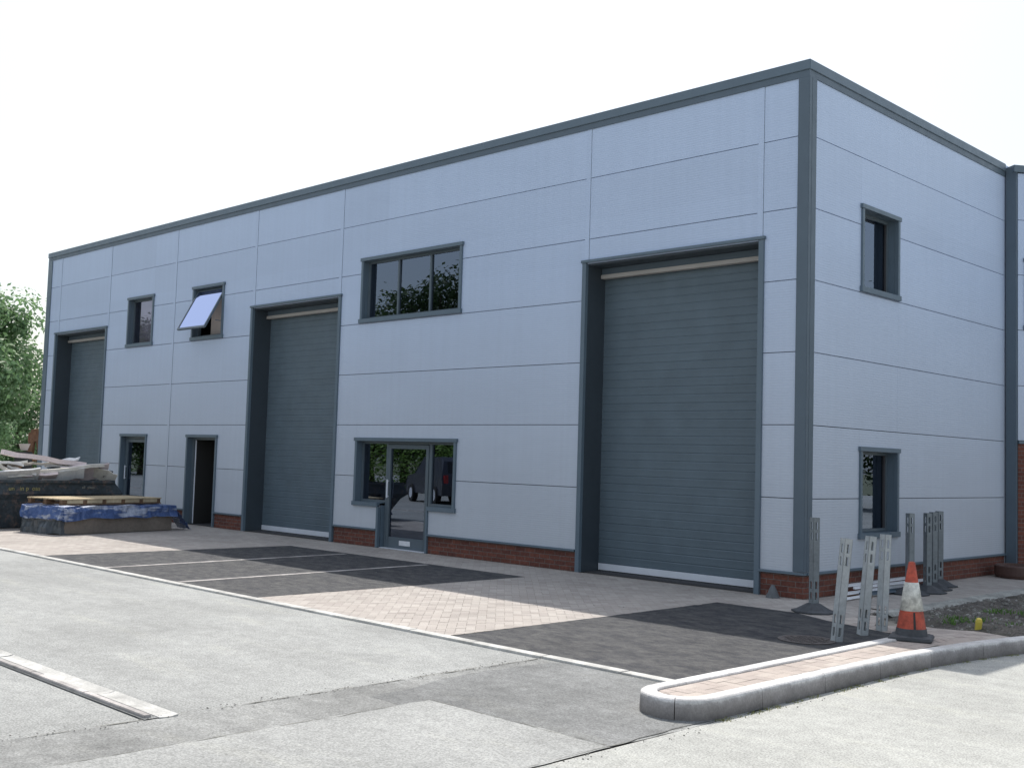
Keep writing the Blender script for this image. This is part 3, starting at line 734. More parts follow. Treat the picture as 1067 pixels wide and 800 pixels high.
# ------------------------------------------------------------------ slotted posts
def post_mesh():
    b = MB(); s = 0.044; t = 0.004; H = 1.05
    slots = [(-.013, .013, a, c) for a, c in ((.055, .145), (.185, .275), (H-.275, H-.185), (H-.145, H-.055))]
    zs = sorted(set([0.0, H]+[v for q in slots for v in q[2:]])); us = [-s, -.015, .015, s]
    for k in range(4):
        a = math.pi/2*k; ca, sa = math.cos(a), math.sin(a)
        for i in range(3):
            for j in range(len(zs)-1):
                mz = (zs[j]+zs[j+1])/2
                if i == 1 and any(q[2] < mz < q[3] for q in slots): continue
                uu = [us[i], us[i+1]]; dd = [s-t, s]
                P = [(x*ca-y*sa, x*sa+y*ca) for x, y in ((dd[0], uu[0]), (dd[1], uu[0]), (dd[1], uu[1]), (dd[0], uu[1]))]
                b.loft([[(x, y, zs[j]) for x, y in P], [(x, y, zs[j+1]) for x, y in P]])
    return b
pm = post_mesh()
def base_mesh():
    b = MB(); n = 8; ph = math.pi/8
    b.loft([circ(0, 0, .275, 0, n, ph), circ(0, 0, .275, .018, n, ph), circ(0, 0, .21, .035, n, ph), circ(0, 0, .085, .105, n, ph), circ(0, 0, .07, .11, n, ph)])
    return b
bmsh = base_mesh()
GP = 'slotted grey barrier posts standing by the building corner'
def post(x, y, z, rz, label, light=False, base=True, lean=(0, 0), first=None, group=GP):
    t = thing('barrier_post', label, 'post', (x, y, z), rz, group)
    rz = math.atan2(-13.5-y, 7.77-x)+math.pi/4-.18+.3*(rz-.45); t.rotation_euler = (0, 0, 0)
    o = pm.build('post_shaft', M['post_light' if light else 'post'], t); o.rotation_euler = (Matrix.Rotation(-lean[1], 3, Vector((7.77-x, -13.5-y, 0)).normalized()) @ Matrix.Rotation(rz, 3, 'Z')).to_euler()
    if base:
        o.location = (0, 0, 0.10); bmsh.build('rubber_base', M['rubber'], t, bevel=.006)
    return t
POSTS = [
 (0.75, -1.05, 0.002, 0.5, 'grey slotted post on an octagonal rubber base in front of the building corner', False, True, (0, 0)),
 (2.07, -2.93, 0.002, 0.35, 'pale slotted post leaning over on the tarmac beside the manhole cover', True, False, (R(2), R(5))),
 (2.02, -2.28, 0.002, 0.2, 'pale slotted post in the middle of the three standing on the tarmac without bases', True, False, (R(1), R(4.5))),
 (2.00, -1.80, 0.002, 0.9, 'pale slotted post nearest the traffic cone among those on the tarmac without bases', True, False, (R(1), R(2))),
 (0.55, 2.0, 0.002, 0.55, 'grey slotted post on a rubber base directly behind the traffic cone', False, True, (0, 0)),
 (0.60, 2.47, 0.002, 0.4, 'grey slotted post on rubber base, left of the close trio by the wall', False, True, (0, 0)),
 (0.46, 2.98, 0.002, 0.7, 'grey slotted post on rubber base, middle of the close trio by the wall', False, True, (0, 0)),
 (0.30, 3.55, 0.002, 0.3, 'grey slotted post on rubber base, right of the close trio by the wall', False, True, (0, 0)),
]
for q in POSTS: post(q[0], q[1], q[2], q[3], q[4], q[5], q[6], q[7])

# ------------------------------------------------------------------ traffic cone
def ring(r, z, n=32): return circ(0, 0, r, z, n)
ct = thing('traffic_cone', 'dirty orange and white traffic cone with dark rubber base beside the kerb island', 'cone', (2.84, -2.88, .122), R(20))
b = MB(); s = .20
b.loft([[(-s, -s, 0), (s, -s, 0), (s, s, 0), (-s, s, 0)], [(-s, -s, .03), (s, -s, .03), (s, s, .03), (-s, s, .03)], [(-.16, -.16, .045), (.16, -.16, .045), (.16, .16, .045), (-.16, .16, .045)]])
b.build('rubber_base', M['rubber'], ct, bevel=.008)
def cr(z): return 0.148-(0.148-0.03)*(z-.04)/.71
b = MB(); b.loft([ring(cr(.045)+.006, .044), ring(cr(.11)+.004, .11)], cap=False); b.build('skirt', M['rubber'], ct, smooth=True)
b = MB(); b.loft([ring(cr(.10), .10), ring(cr(.28), .28)], cap=False); b.build('cone_body', M['orange'], ct, smooth=True)
b = MB(); b.loft([ring(cr(.28), .278), ring(cr(.28)+.004, .28), ring(cr(.55)+.004, .55), ring(cr(.55), .552)], cap=False); b.build('white_sleeve', M['sleeve'], ct, smooth=True)
b = MB(); b.loft([ring(cr(.55), .55), ring(cr(.74), .74), ring(.022, .75), ring(.018, .74)], cap=False); b.build('cone_tip', M['orange'], ct, smooth=True)
b = MB(); a0 = R(-72); 
b.loft([[((cr(z)+.003)*math.cos(a0+q), (cr(z)+.003)*math.sin(a0+q), z) for q in (-.08, .08)]+[((cr(z)-.003)*math.cos(a0+q), (cr(z)-.003)*math.sin(a0+q), z) for q in (.08, -.08)] for z in (.09, .27)]); b.build('scuff', M['soot'], ct)

# ------------------------------------------------------------------ manhole, small cone, ring, trims
mh = thing('manhole_cover', 'round rusty cast iron manhole cover set in the dark tarmac', 'manhole cover', (1.84, -3.12, 0.003))
b = MB(); b.loft([circ(0, 0, .27, -.02, 40), circ(0, 0, .27, .004, 40)]); b.build('cover_plate', M['iron'], mh)
b = MB()
for i in range(-6, 7):
    for j in range(-6, 7):
        if math.hypot(i*.05, j*.05) < .22: b.box(i*.05-.018, i*.05+.018, j*.05-.009, j*.05+.009, .0045, .0095) if (i+j) % 2 else b.box(i*.05-.009, i*.05+.009, j*.05-.018, j*.05+.018, .0045, .0095)
b.build('tread_pattern', M['iron'], mh)
b = MB(); n = 40
b.loft([circ(0, 0, .29, .0, n), circ(0, 0, .29, .007, n), circ(0, 0, .25, .007, n), circ(0, 0, .25, .0045, n)], cap=False); b.build('rim', M['iron'], mh)

b = MB(); b.loft([circ(0, 0, .095, 0, 20), circ(0, 0, .085, .03, 20), circ(0, 0, .045, .12, 20), circ(0, 0, .022, .165, 20), circ(0, 0, .006, .172, 20)])
o = b.build('small_cone', M['rubber_pale'], smooth=False, loc=(0, 0, 0)); o.location = (-0.36, -0.17, 0.002); tag(o, 'small grey rubber cone against the brick plinth near the corner', 'cone')

b = MB(); n = 36
b.loft([circ(0, 0, .40, 0, n), circ(0, 0, .42, .05, n), circ(0, 0, .42, .19, n), circ(0, 0, .40, .21, n), circ(0, 0, .34, .21, n), circ(0, 0, .33, .02, n)], cap=False)
b.f.append(tuple(range(len(b.v)-n, len(b.v)))); b.t.append(0.0)
o = b.build('chamber_ring', M['brownring']); o.location = (0.52, 6.30, 0.005); tag(o, 'low dark brown round ring lying on the path by the brick wall', 'ring')

def trim_piece(x, y0, y1, z, dx, wd, lab, m='white'):
    b = MB(); L_ = y1-y0
    b.loft([[(-wd, yy, 0), (wd, yy, 0), (wd, yy, .006), (-wd+.006, yy, .006), (-wd+.006, yy, .035), (-wd, yy, .035)] for yy in (0, L_)])
    o = b.build('trim_strip', M[m]); o.location = (x, y0, z); o.rotation_euler = (0, R(random.uniform(-10, 15)), dx); tag(o, lab, 'strip', 'white trim strips lying along the brick plinth')
trim_piece(.30, .55, 2.9, .055, .03, .018, 'white plastic strip at the front of the pile along the plinth')
trim_piece(.24, .95, 3.1, .105, -.02, .018, 'white plastic strip on top of the pile, reaching furthest right')
trim_piece(.15, .75, 2.85, .13, .02, .016, 'white plastic strip closest to the brick plinth')
trim_piece(.42, .25, 1.9, .012, .05, .018, 'white plastic strip lowest on the paving, nearest end of the pile')
trim_piece(.36, .9, 2.6, .035, -.04, .03, 'dark grey strip tucked among the white ones', 'trim_dark')
for yy in (.9, 2.3):
    b = MB(); b.box(.05, .5, yy, yy+.07, .004, .012+.03); tag(b.build('timber_batten', M['brown_wood']), 'short batten under the %s end of the white strips' % ('near' if yy < 1 else 'far'), 'batten')

b = MB(); b.loft([circ(0, 0, .035, 0, 14), circ(0, 0, .035, .10, 14), circ(0, 0, .028, .13, 14), circ(0, 0, .012, .14, 14)])
o = b.build('yellow_marker', M['yellow'], smooth=False); o.location = (2.92, -1.47, .09); o.rotation_euler = (R(6), R(8), 0); tag(o, 'small yellow plastic marker stub at the edge of the soil bed', 'marker')

# ------------------------------------------------------------------ skip and rubble
sk = thing('waste_skip', 'battered dark blue rubbish skip with faded lettering, heaped with scrap boards', 'skip', (-16.9, -3.9, 0))
y0s, y1s = -6.0, -1.98
def skp(x, z, dy0, dy1): return (y0s+dy0, y1s-dy1)
b = MB()
prof = [(-6.10+.0, -1.98, 1.0), (-6.3, -1.76, .72), (-6.1, -1.95, .60), (-5.6, -2.45, 0.02)]
xs = [(-16.0, 1.0), (-15.97, .72), (-16.05, .60), (-16.15, .02)]
def skring(k, grow=0.0):
    a, c, z = prof[k]; xn = xs[k][0]; xf = -17.8-(xn+16.0)*1.0
    return [(xn-grow, a+grow, z), (xn-grow, c-grow, z), (xf+grow, c-grow, z), (xf+grow, a+grow, z)]
rings = [skring(3), skring(2), skring(1), skring(0), [(p[0], p[1], p[2]) for p in skring(0, .06)], [(p[0], p[1], .75) for p in skring(1, .12)], [(p[0], p[1], .06) for p in skring(3, .06)]]
b.loft(rings, cap=True)
loc = (-16.9, -3.9, 0)
b.fn = None
o = b.build('skip_body', M['skip'], sk, fn=lambda x, y, z: (x-loc[0], y-loc[1], z), fix=True)
b = MB()
b.box(-15.96, -15.90, -6.1, -1.99, .955, 1.02); b.box(-17.9, -17.84, -6.1, -1.99, .955, 1.02); b.box(-17.84, -15.96, -2.03, -1.97, .955, 1.02)
b.build('rim', M['skip'], sk, fn=lambda x, y, z: (x-loc[0], y-loc[1], z), bevel=.01)
for yy in (-5.3, -4.55, -2.9):
    b = MB(); b.box(-16.0, -15.93, yy-.04, yy+.04, .1, .70); b.build('stiffening_rib', M['skip'], sk, fn=lambda x, y, z: (x-loc[0], y-loc[1], z), bevel=.008)
for ya, za in ((-2.0, .60), (-5.0, .45)):
    b = MB(); b.box(-15.96, -15.86, ya, ya+.1, za, za+.11); b.build('lifting_lug', M['skip'], sk, fn=lambda x, y, z: (x-loc[0], y-loc[1], z), bevel=.01)
def text(s, size, x, y, z, m, parent, name='lettering'):
    cu = bpy.data.curves.new(name, 'FONT'); cu.body = s; cu.size = size; cu.extrude = 0.0015
    t = bpy.data.objects.new('tmp', cu); C.objects.link(t); bpy.context.view_layer.update()
    me = bpy.data.meshes.new_from_object(t); C.objects.unlink(t); bpy.data.objects.remove(t)
    o = bpy.data.objects.new(name, me); me.materials.clear(); me.materials.append(m); C.objects.link(o); o.parent = parent
    o.matrix_local = Matrix.Translation((x-loc[0], y-loc[1], z)) @ Matrix(((0, 0, 1, 0), (1, 0, 0, 0), (0, 1, 0, 0), (0, 0, 0, 1)))
    o.name = name
    return o
text('un   in p  oas', .125, -15.955, -4.28, .80, M['faded_yellow'], sk)
text('all  sizes', .085, -15.955, -2.72, .84, M['faded_grey'], sk)

def scrap(c, d, w, t, lab, m, name='scrap_board', roll=0.0):
    """board centred at c, along vector d, w wide, t thick"""
    d = Vector(d); up = Vector((0, 0, 1)); s_ = d.cross(up).normalized(); n_ = s_.cross(d).normalized()
    q = Matrix.Rotation(roll, 3, d.normalized()); s_ = q@s_; n_ = q@n_
    b = MB(); k = 6
    rs = []
    for i in range(k+1):
        f = i/k-.5; wob = 0.015*math.sin(i*2.1+w*40)
        p_ = d*f+n_*wob; ww = w*(1+.12*math.sin(i*1.7+t*99))
        rs.append([p_-s_*ww/2-n_*t/2, p_+s_*ww/2-n_*t/2, p_+s_*ww/2+n_*t/2, p_-s_*ww/2+n_*t/2])
    b.loft(rs); o = b.build(name, M[m]); o.location = c
    return tag(o, lab, 'scrap', 'scrap boards heaped in the skip')
scrap((-16.5, -3.35, 1.46), (0.1, 1.75, -.24), .22, .10, 'long pale pink plank lying topmost across the skip heap', 'pink_board')
scrap((-16.25, -3.2, 1.22), (0.0, 2.1, .26), .24, .07, 'long pale board slanting up to the right across the middle of the heap', 'cream_board')
scrap((-16.4, -2.5, 1.17), (.1, 1.05, .10), .42, .03, 'broad flat off-white sheet leaning at the right of the heap', 'pink_board', roll=R(-55))
scrap((-16.3, -2.12, 1.14), (.2, .55, -.2), .30, .02, 'small cream offcut at the far right of the heap', 'cream_board', roll=R(-50))
scrap((-16.3, -3.9, 1.15), (.3, .5, -.18), .22, .05, 'white board end tipping down at the left of the heap', 'white_board', roll=R(-35))
scrap((-16.25, -4.25, 1.22), (.2, -.45, .24), .20, .07, 'cream block sticking up at the left edge of the picture', 'cream_board', roll=R(-20))
scrap((-16.6, -3.2, 1.36), (.3, .9, .06), .15, .05, 'short cream batten just under the topmost plank', 'cream_board')
scrap((-16.9, -2.75, 1.42), (.5, .5, .12), .16, .02, 'thin white torn sheet poking above the planks', 'white_board', roll=R(25))
scrap((-16.2, -3.6, 1.08), (.1, .8, .05), .20, .06, 'pale pink board low in the middle of the heap', 'pink_board', roll=R(-30))
scrap((-16.9, -3.6, 1.15), (.3, 1.9, .05), .8, .06, 'wide dark timber sheet buried under the heap', 'brown_wood')
scrap((-17.2, -4.6, 1.25), (.4, 1.3, .15), .3, .05, 'cream plank at the back of the heap', 'cream_board')
scrap((-16.7, -4.9, 1.2), (.4, .9, .1), .5, .04, 'pink sheet at the left end of the heap', 'pink_board', roll=R(15))
scrap((-16.35, -1.98, 1.16), (.02, .22, .02), .14, .12, 'dark plastic lump at the right end of the heap', 'soot', name='plastic_lump')
scrap((-16.95, -3.6, .90), (.1, 3.2, 0), 1.4, .10, 'layer of dull broken boards filling the skip', 'chip')

scrap((-16.15, -4.1, 1.10), (.05, 1.0, .10), .30, .04, 'white sheet slanting low at the left of the heap', 'white_board', roll=R(-50))
scrap((-16.2, -3.05, 1.10), (.05, .9, .16), .26, .03, 'off-white sheet behind the skip rim in the middle of the heap', 'white_board', roll=R(-60))
scrap((-16.3, -4.3, 1.38), (.2, .8, -.10), .12, .05, 'thin white batten at the upper left of the heap', 'white_board')
scrap((-16.6, -4.2, 1.30), (.1, .9, .04), .5, .05, 'broad cream panel under the left end of the topmost plank', 'cream_board', roll=R(-15))
scrap((-16.5, -2.9, 1.33), (.1, .8, .02), .12, .04, 'short white lath between the two long planks', 'white_board', roll=R(20))
# ------------------------------------------------------------------ covered stack and pallet in front of the skip
X0 = -14.28
b = MB(); b.box(X0-1.25, X0-.01, -3.92, -1.25, 0.004, .345)
stk = tag(b.build('board_stack', M['chip'], bevel=.012), 'low stack of brown boards on the paving under the blue tarpaulin', 'boards')
def crumple(name, xa, xb, ya, yb, z0, z1, m, amp, nx=14, ny=46, flare=0.05):
    """skin over a block: front face, top and ends, with folds"""
    b = MB(); rows = []
    prof = [(xb+flare, z0), (xb+flare*.6, z0+(z1-z0)*.35), (xb+.02, z0+(z1-z0)*.7), (xb+.005, z1-.01), (xb-.06, z1)]+[(xb-.06-(xb-xa-.06)*k/4, z1) for k in range(1, 5)]
    n = ny
    for x, z in prof:
        row = []
        for j in range(n+1):
            y = ya+(yb-ya)*j/n
            f = noise.noise(Vector((y*3.5, z*7, x*2)))*amp+noise.noise(Vector((y*11, z*5, 4)))*amp*.5
            row.append((x+f, y+noise.noise(Vector((z*6, y, 9)))*amp*.5, z+noise.noise(Vector((y*2.3, x*3, 7)))*amp*.9))
        rows.append(row)
    for i in range(len(rows)-1):
        for j in range(n): b.face([rows[i][j], rows[i][j+1], rows[i+1][j+1], rows[i+1][j]])
    for j, sgn in ((0, -1), (n, 1)):
        b.face([rows[i][j] for i in range(len(rows))]+[(xa, rows[-1][j][1], z0)])
    bm_ = b.build(name, m, smooth=True, fix=True)
    return bm_
PIV = Matrix.Translation((-13.98, -3.95, 0)) @ Matrix.Rotation(R(12), 4, 'Z') @ Matrix.Translation((-X0, 3.95, 0))
END = PIV @ Matrix.Translation((X0-1.28, -3.95, 0)) @ Matrix.Rotation(R(-90), 4, 'Z')
stk.matrix_world = PIV
o = crumple('wrapped_bundle', -.30, 0.02, -.02, 1.27, .005, .37, M['wrap'], .07, flare=.05)
o.matrix_world = END
tag(o, 'bundle in crumpled dark plastic wrap at the left end of the board stack', 'bundle')
tp = crumple('tarpaulin', X0-1.28, X0+.03, -3.97, -1.20, .30, .55, M['tarp'], .06, flare=.05, ny=110)
tag(tp, 'crumpled blue tarpaulin draped over the board stack', 'tarpaulin')
te = crumple('tarp_end', -.4, 0.05, -.03, 1.30, .30, .55, M['tarp'], .06, flare=.05, ny=60); te.parent = tp; te.matrix_local = PIV.inverted() @ END
tp.matrix_world = PIV
def strip_fold(ya, yb, z, h, lab):
    b = MB(); n = 24; R0 = []
    for k in range(n+1):
        y = ya+(yb-ya)*k/n; t = math.sin(math.pi*k/n)**.6; zc = z+.03*math.sin(k*.5)+noise.noise(Vector((y*4, 0, 2)))*.02
        xx = X0+.085+noise.noise(Vector((y*5, 1, 2)))*.02
        R0.append([(xx-.03, y, zc-h*t*.5), (xx+.012, y, zc), (xx-.03, y, zc+h*t*.5)])
    for k in range(n):
        for i in range(2): b.face([R0[k][i], R0[k+1][i], R0[k+1][i+1], R0[k][i+1]])
    o = b.build('silver_underside', M['tarp_white'], tp, smooth=True); return o
b = MB()
for k in range(16):
    a = k/15*math.pi; 
pts = []
b = MB(); n = 12
rows = []
for k in range(n+1):
    y = -1.30+.50*k/n; rows.append([(X0-.35+noise.noise(Vector((k*.9, i*.8, 5)))*.06+.45*(i/6.0), y, max(.012, .50-.47*(k/n)**1.3-.04*i/6+noise.noise(Vector((k*.7, i, 3)))*.05)) for i in range(7)])
for k in range(n):
    for i in range(6): b.face([rows[k][i], rows[k][i+1], rows[k+1][i+1], rows[k+1][i]])
b.build('trailing_corner', M['tarp'], tp, smooth=True)
pl = thing('wooden_pallet', 'long pale wooden pallet lying on top of the blue tarpaulin', 'pallet', (0, 0, 0))
pl.matrix_world = PIV @ Matrix.Translation((X0-.75, -2.66, 0.575))
b = MB()
for k in range(7): b.box(-.58+k*.172, -.58+k*.172+.14, -1.22, 1.22, .10, .124)
b.build('deck_board', M['pale_wood'], pl, bevel=.003)
for k in range(6):
    yy = -1.21+k*.464
    for xx in (-.56, -.05, .47):
        b = MB(); b.box(xx, xx+.10, yy, yy+.10, .022, .0995); b.build('block', M['brown_wood'], pl, bevel=.004)
for k in range(5):
    yy = -1.11+k*.464
    b = MB(); b.box(.46, .585, yy, yy+.364, .028, .098); b.build('side_board', M['pale_wood'], pl, bevel=.004)
b = MB()
for xx in (-.57, -.06, .46): b.box(xx, xx+.13, -1.22, 1.22, 0.0, .0215)
b.build('bottom_board', M['brown_wood'], pl, bevel=.003)

# things glimpsed behind the skip
fx = thing('rusty_frame', 'rusty brown A-shaped frame standing behind the skip beside the building edge', 'frame', (-27, .80, 0))
b = MB()
def bar(b, p, q, r): 
    p, q = Vector(p), Vector(q); d_ = (q-p).normalized(); s1 = d_.cross(Vector((0.3, 1, .2))).normalized(); s2 = d_.cross(s1)
    b.loft([[c+s1*r+s2*r, c-s1*r+s2*r, c-s1*r-s2*r, c+s1*r-s2*r] for c in (p, q)])
bar(b, (0, -.5, 0), (0, -.12, 2.22), .07); bar(b, (0, .42, 0), (0, -.06, 2.25), .06); bar(b, (0, -.28, 1.3), (0, .18, 1.3), .04); bar(b, (-.6, 0, 0), (0, -.09, 2.1), .05)
b.build('frame_leg', M['rust'], fx)
b = MB(); b.obox((0, -.1, 2.0), (.12, 0, 0), (0, .34, .05), (0, 0, .30)); b.build('bracket', M['rust'], fx, bevel=.02)
b = MB(); b.loft([circ(0, 0, .10, 0, 16), circ(0, 0, .155, .17, 16), circ(0, 0, .165, .18, 16), circ(0, 0, .165, .205, 16)])
o = b.build('tapered_tub', M['plaster']); o.location = (-27, .42, 1.575); tag(o, 'pale tan tapered tub perched behind the skip', 'tub')
b = MB()
for k in range(9): b.box(-27.3, -26.8, .25, .60, k*.172+.002, k*.172+.16)
tag(b.build('crate_stack', M['soot'], bevel=.01), 'dark timber stack behind the skip carrying the tan tub', 'timber stack')

# ------------------------------------------------------------------ trees
def tree_mesh(h, rad, nl, size, seed, trunk_h=.35, clumps=26, squash=.85):
    rnd = random.Random(seed); tb = MB()
    def limb(p, q, r0, r1, n=4):
        p, q = Vector(p), Vector(q); mid = (p+q)/2+Vector((rnd.uniform(-.2, .2), rnd.uniform(-.2, .2), rnd.uniform(-.1, .2)))
        rings = []
        for k in range(n+1):
            t = k/n; c = p*(1-t)**2+mid*2*t*(1-t)+q*t*t; r = r0+(r1-r0)*t
            rings.append([(c.x+r*math.cos(a), c.y+r*math.sin(a), c.z) for a in [2*math.pi*i/7 for i in range(7)]])
        tb.loft(rings)
    th = h*trunk_h; limb((0, 0, 0), (0.1, 0.1, th), h*.035, h*.024); limb((.1, .1, th), (0, 0, h*.8), h*.024, h*.006)
    cl = []
    for i in range(clumps):
        a = rnd.random()*6.283; v = rnd.random(); zz = th*.75+(h-th*.75)*v
        env = rad*math.sin(math.pi*min(1, max(.12, .12+.86*(1-v))))**.6
        rr = env*math.sqrt(rnd.uniform(.15, 1)); c = Vector((rr*math.cos(a), rr*math.sin(a), zz)); cl.append((c, rad*rnd.uniform(.22, .42)))
        limb((0.05, .05, max(th*.8, zz-rr*.8)), c, h*.009, h*.003, 3)
    lb = MB(); per = nl//clumps
    for c, r in cl:
        tone0 = rnd.random()*.5
        for _ in range(per):
            d_ = Vector((rnd.gauss(0, 1), rnd.gauss(0, 1), rnd.gauss(0, 1))).normalized(); rr = r*rnd.uniform(.35, 1.12)**.7
            if rnd.random() < .08: rr *= 1.35
            p = c+Vector((d_.x*rr, d_.y*rr, d_.z*rr*squash)); s_ = size*rnd.uniform(.6, 1.3)
            n1 = (d_+Vector((rnd.uniform(-1, 1), rnd.uniform(-1, 1), rnd.uniform(-.4, 1.2)))).normalized(); t1 = n1.orthogonal().normalized(); t1 = Matrix.Rotation(rnd.random()*6.28, 3, n1)@t1; t2 = n1.cross(t1)
            lb.face([p-t1*s_*.5, p+t2*s_*.28, p+t1*s_*.5, p-t2*s_*.28], min(1, .01+tone0+rnd.random()*.5))
    return tb, lb
def make_tree(name, label, loc, tb, lb, leafm_, group=None, rz=0, sc=1, cat='tree'):
    t = thing(name, label, cat, loc, rz, group); t.scale = (sc, sc, sc)
    tb.build('trunk', M['bark'], t, smooth=True); lb.build('crown', leafm_, t, fix=False); return t
TB, LB = tree_mesh(7.3, 3.3, 60000, .19, 3, clumps=84)
make_tree('broadleaf_tree', 'tall bright green tree at the left edge beyond the building end', (-34.4, .1, 0), TB, LB, M['leaf'], rz=.6)
TB2, LB2 = tree_mesh(4.4, 2.3, 12000, .17, 5, trunk_h=.15, clumps=30)
make_tree('bushy_tree', 'lower dense dark green tree tight beside the building end, behind the tall one', (-37.5, 4.2, 0), TB2, LB2, M['leaf'], rz=1.1)
make_tree('bushy_tree', 'low bushy tree under the tall tree behind the skip', (-31.5, 0.4, 0), TB2, LB2, M['leaf'], rz=4.0, sc=.62)
# the tree line across the yard, which the windows mirror
GT = 'trees across the yard mirrored in the windows'
TB3, LB3 = tree_mesh(10.4, 4.2, 14000, .26, 9, trunk_h=.22, clumps=40)
TB4, LB4 = tree_mesh(9.3, 4.0, 13000, .26, 12, trunk_h=.18, clumps=34)
ta = make_tree('broadleaf_tree', 'tree across the yard mirrored in the windows', (-36, -25, 0), TB3, LB3, M['leaf_dark'], GT)
tb_ = make_tree('bushy_tree', 'tree across the yard mirrored in the windows', (-44, -27, 0), TB4, LB4, M['leaf_dark'], GT)
k = 0
for (x, y, s, r_, src) in [(-29, -27, 1.15, 1, ta), (-53, -27, 1.1, 2, ta), (-22, -30, 1.0, 4, tb_), (-62, -22, 1.0, 3, tb_), (-40, -32, 1.0, 5, ta), (-70, -14, 1.1, 1.7, ta),
                        (14, 34, .9, .5, ta), (9.5, 38, .8, 2.2, tb_), (20, 33, 1.0, 2.2, tb_), (-48, -33, 1.0, .3, tb_)]:
    o = copy_tree(src); o.location = (x, y, 0); o.rotation_euler.z = r_; o.scale = (s, s, s)
b = MB(); rnd = random.Random(4)
for i in range(26000):
    y = rnd.uniform(0, 62); z = rnd.random()**.7*2.7; dx = rnd.uniform(-.8, .8)*(1 if z < 2.2 else .6)
    zt = 2.4+.5*noise.noise(Vector((y*.4, 0, 0)))
    if z > zt: continue
    a = rnd.random()*6.28; s_ = rnd.uniform(.12, .26); u = Vector((math.cos(a), math.sin(a), rnd.uniform(-.6, .6))); v = Vector((-math.sin(a)*.5, math.cos(a)*.5, rnd.uniform(-.6, .6)))
    p = Vector((-y, dx, z)); b.face([p-u*s_*.5, p+v*s_*.5, p+u*s_*.5, p-v*s_*.5], .01+rnd.random())
o = b.build('hedge', M['leaf_hedge'], fix=False); o.location = (-14, -22.0, 0); tag(o, 'long green hedge across the yard mirrored in the ground floor glass', 'hedge')

# parked car across the yard (seen mirrored in the entrance glass)
car = thing('parked_car', 'dark estate car parked across the yard, mirrored in the entrance glass', 'car', (-24.6, -15.4, -.01), R(203))
def carbody():
    P = [(-2.25, .35), (-2.3, .75), (-2.2, 1.05), (-1.95, 1.62), (-1.7, 1.78), (.35, 1.76), (1.05, 1.12), (2.05, .98), (2.25, .75), (2.25, .35)]
    b = MB(); rings = []
    for yy, ins in ((-.88, .04), (-.90, 0), (.90, 0), (.88, .04)):
        rings.append([(x, yy*(1-(.16 if z > 1.15 else 0)), z) for x, z in P])
    b.loft(rings); return b
bd = carbody().build('car_body', M['carpaint'], car, bevel=.02)
for sy in (-1, 1):
    b = MB(); b.face([(-1.8, sy*.80, 1.15), (.85, sy*.80, 1.15), (.28, sy*.765, 1.66), (-1.62, sy*.765, 1.66)]); b.build('side_window', M['carglass'], car, fix=False)
    for xx in (-1.4, 1.4):
        b = MB(); b.loft([[(xx+.34*math.cos(t), sy*(.72), .34+.34*math.sin(t)) for t in [k*math.pi/10 for k in range(20)]], [(xx+.34*math.cos(t), sy*(.93), .34+.34*math.sin(t)) for t in [k*math.pi/10 for k in range(20)]]]); wh = b.build('wheel', M['tyre'], car)
        b = MB(); b.loft([[(xx+.2*math.cos(t), sy*(.925), .34+.2*math.sin(t)) for t in [k*math.pi/10 for k in range(20)]], [(xx+.2*math.cos(t), sy*(.94), .34+.2*math.sin(t)) for t in [k*math.pi/10 for k in range(20)]]]); b.build('rim', M['alu'], wh)
    b = MB(); b.box(2.2, 2.27, sy*.72-.13, sy*.72+.13, .68, .86); b.build('headlight', M['white'], car)
    b = MB(); b.box(-2.3, -2.22, sy*.76-.07, sy*.76+.07, .8, 1.1); b.build('tail_light', M['lamp_red'], car)
b = MB(); b.face([(-2.15, -.66, 1.18), (-2.15, .66, 1.18), (-1.97, .62, 1.6), (-1.97, -.62, 1.6)]); b.build('rear_window', M['carglass'], car, fix=False)
b = MB(); b.face([(.42, -.66, 1.72), (.42, .66, 1.72), (1.03, .7, 1.16), (1.03, -.7, 1.16)]); b.build('windscreen', M['carglass'], car, fix=False)
b = MB(); b.box(-2.33, -2.29, -.26, .26, .55, .66); b.build('number_plate', M['yellow'], car)

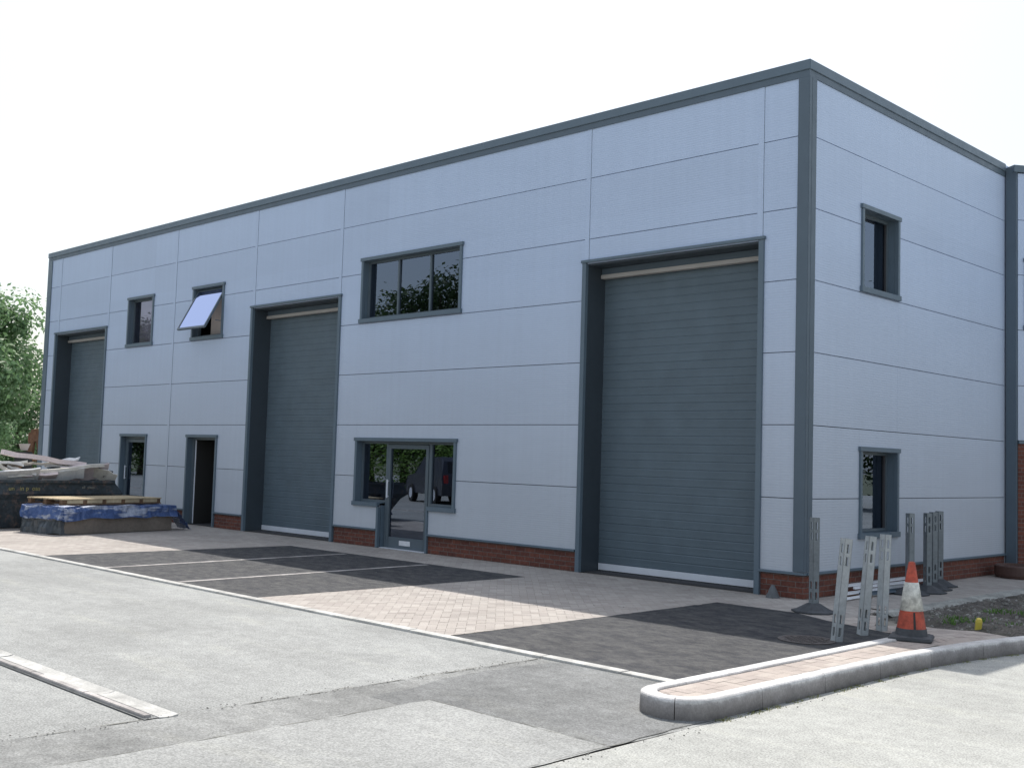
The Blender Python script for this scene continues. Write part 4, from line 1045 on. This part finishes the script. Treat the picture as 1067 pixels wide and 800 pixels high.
# ------------------------------------------------------------------ sky, sun, camera
sun_dir = Vector((-3.75, 3.50, 7.40)).normalized()
el = math.asin(sun_dir.z); az = math.atan2(sun_dir.x, sun_dir.y)
w_ = bpy.data.worlds.new('World'); SC.world = w_; w_.use_nodes = True; nt = w_.node_tree
bg = nt.nodes['Background']; sky = nt.nodes.new('ShaderNodeTexSky'); sky.sky_type = 'NISHITA'; sky.sun_disc = False
sky.sun_elevation = el; sky.sun_rotation = az; sky.air_density = 1.2; sky.dust_density = 3.0; sky.ozone_density = 1.0
nt.links.new(sky.outputs[0], bg.inputs['Color']); bg.inputs['Strength'].default_value = 0.10
hz = nt.nodes.new('ShaderNodeBackground'); hz.inputs['Color'].default_value = (0.90, 0.95, 1.0, 1); hz.inputs['Strength'].default_value = 0.49
ad = nt.nodes.new('ShaderNodeAddShader'); nt.links.new(bg.outputs[0], ad.inputs[0]); nt.links.new(hz.outputs[0], ad.inputs[1])
nt.links.new(ad.outputs[0], nt.nodes['World Output'].inputs['Surface'])
sl = bpy.data.lights.new('sun', 'SUN'); sl.energy = 5.0; sl.angle = R(.5); sl.color = (1, .955, .89)
so = bpy.data.objects.new('sun', sl); C.objects.link(so); so.rotation_euler = (-sun_dir).to_track_quat('-Z', 'Y').to_euler(); so.location = (-20, 20, 40)

cam = bpy.data.cameras.new('camera'); co = bpy.data.objects.new('camera', cam); C.objects.link(co); SC.camera = co
yaw, pitch, roll, f = -0.779873036, 0.0673748, 0.0301794, 1161.888
cy, sy_ = math.cos(yaw), math.sin(yaw); cp, sp_ = math.cos(pitch), math.sin(pitch)
fw_ = Vector((sy_*cp, cy*cp, sp_)); rt = Vector((cy, -sy_, 0)); up = rt.cross(fw_)
r2 = rt*math.cos(roll)+up*math.sin(roll); u2 = -rt*math.sin(roll)+up*math.cos(roll)
mw = Matrix((( r2.x, u2.x, -fw_.x, 7.76815), (r2.y, u2.y, -fw_.y, -13.51417), (r2.z, u2.z, -fw_.z, 1.75369), (0, 0, 0, 1)))
co.matrix_world = mw
cam.sensor_fit = 'HORIZONTAL'; cam.sensor_width = 36; cam.lens = 36*f/1067; cam.clip_start = .1; cam.clip_end = 2000
SC.view_settings.view_transform = 'Standard'; SC.view_settings.look = 'None'; SC.view_settings.exposure = 0; SC.view_settings.gamma = 1
SC.cycles.use_denoising = True
SC.cycles.max_bounces = 8; SC.cycles.transparent_max_bounces = 12
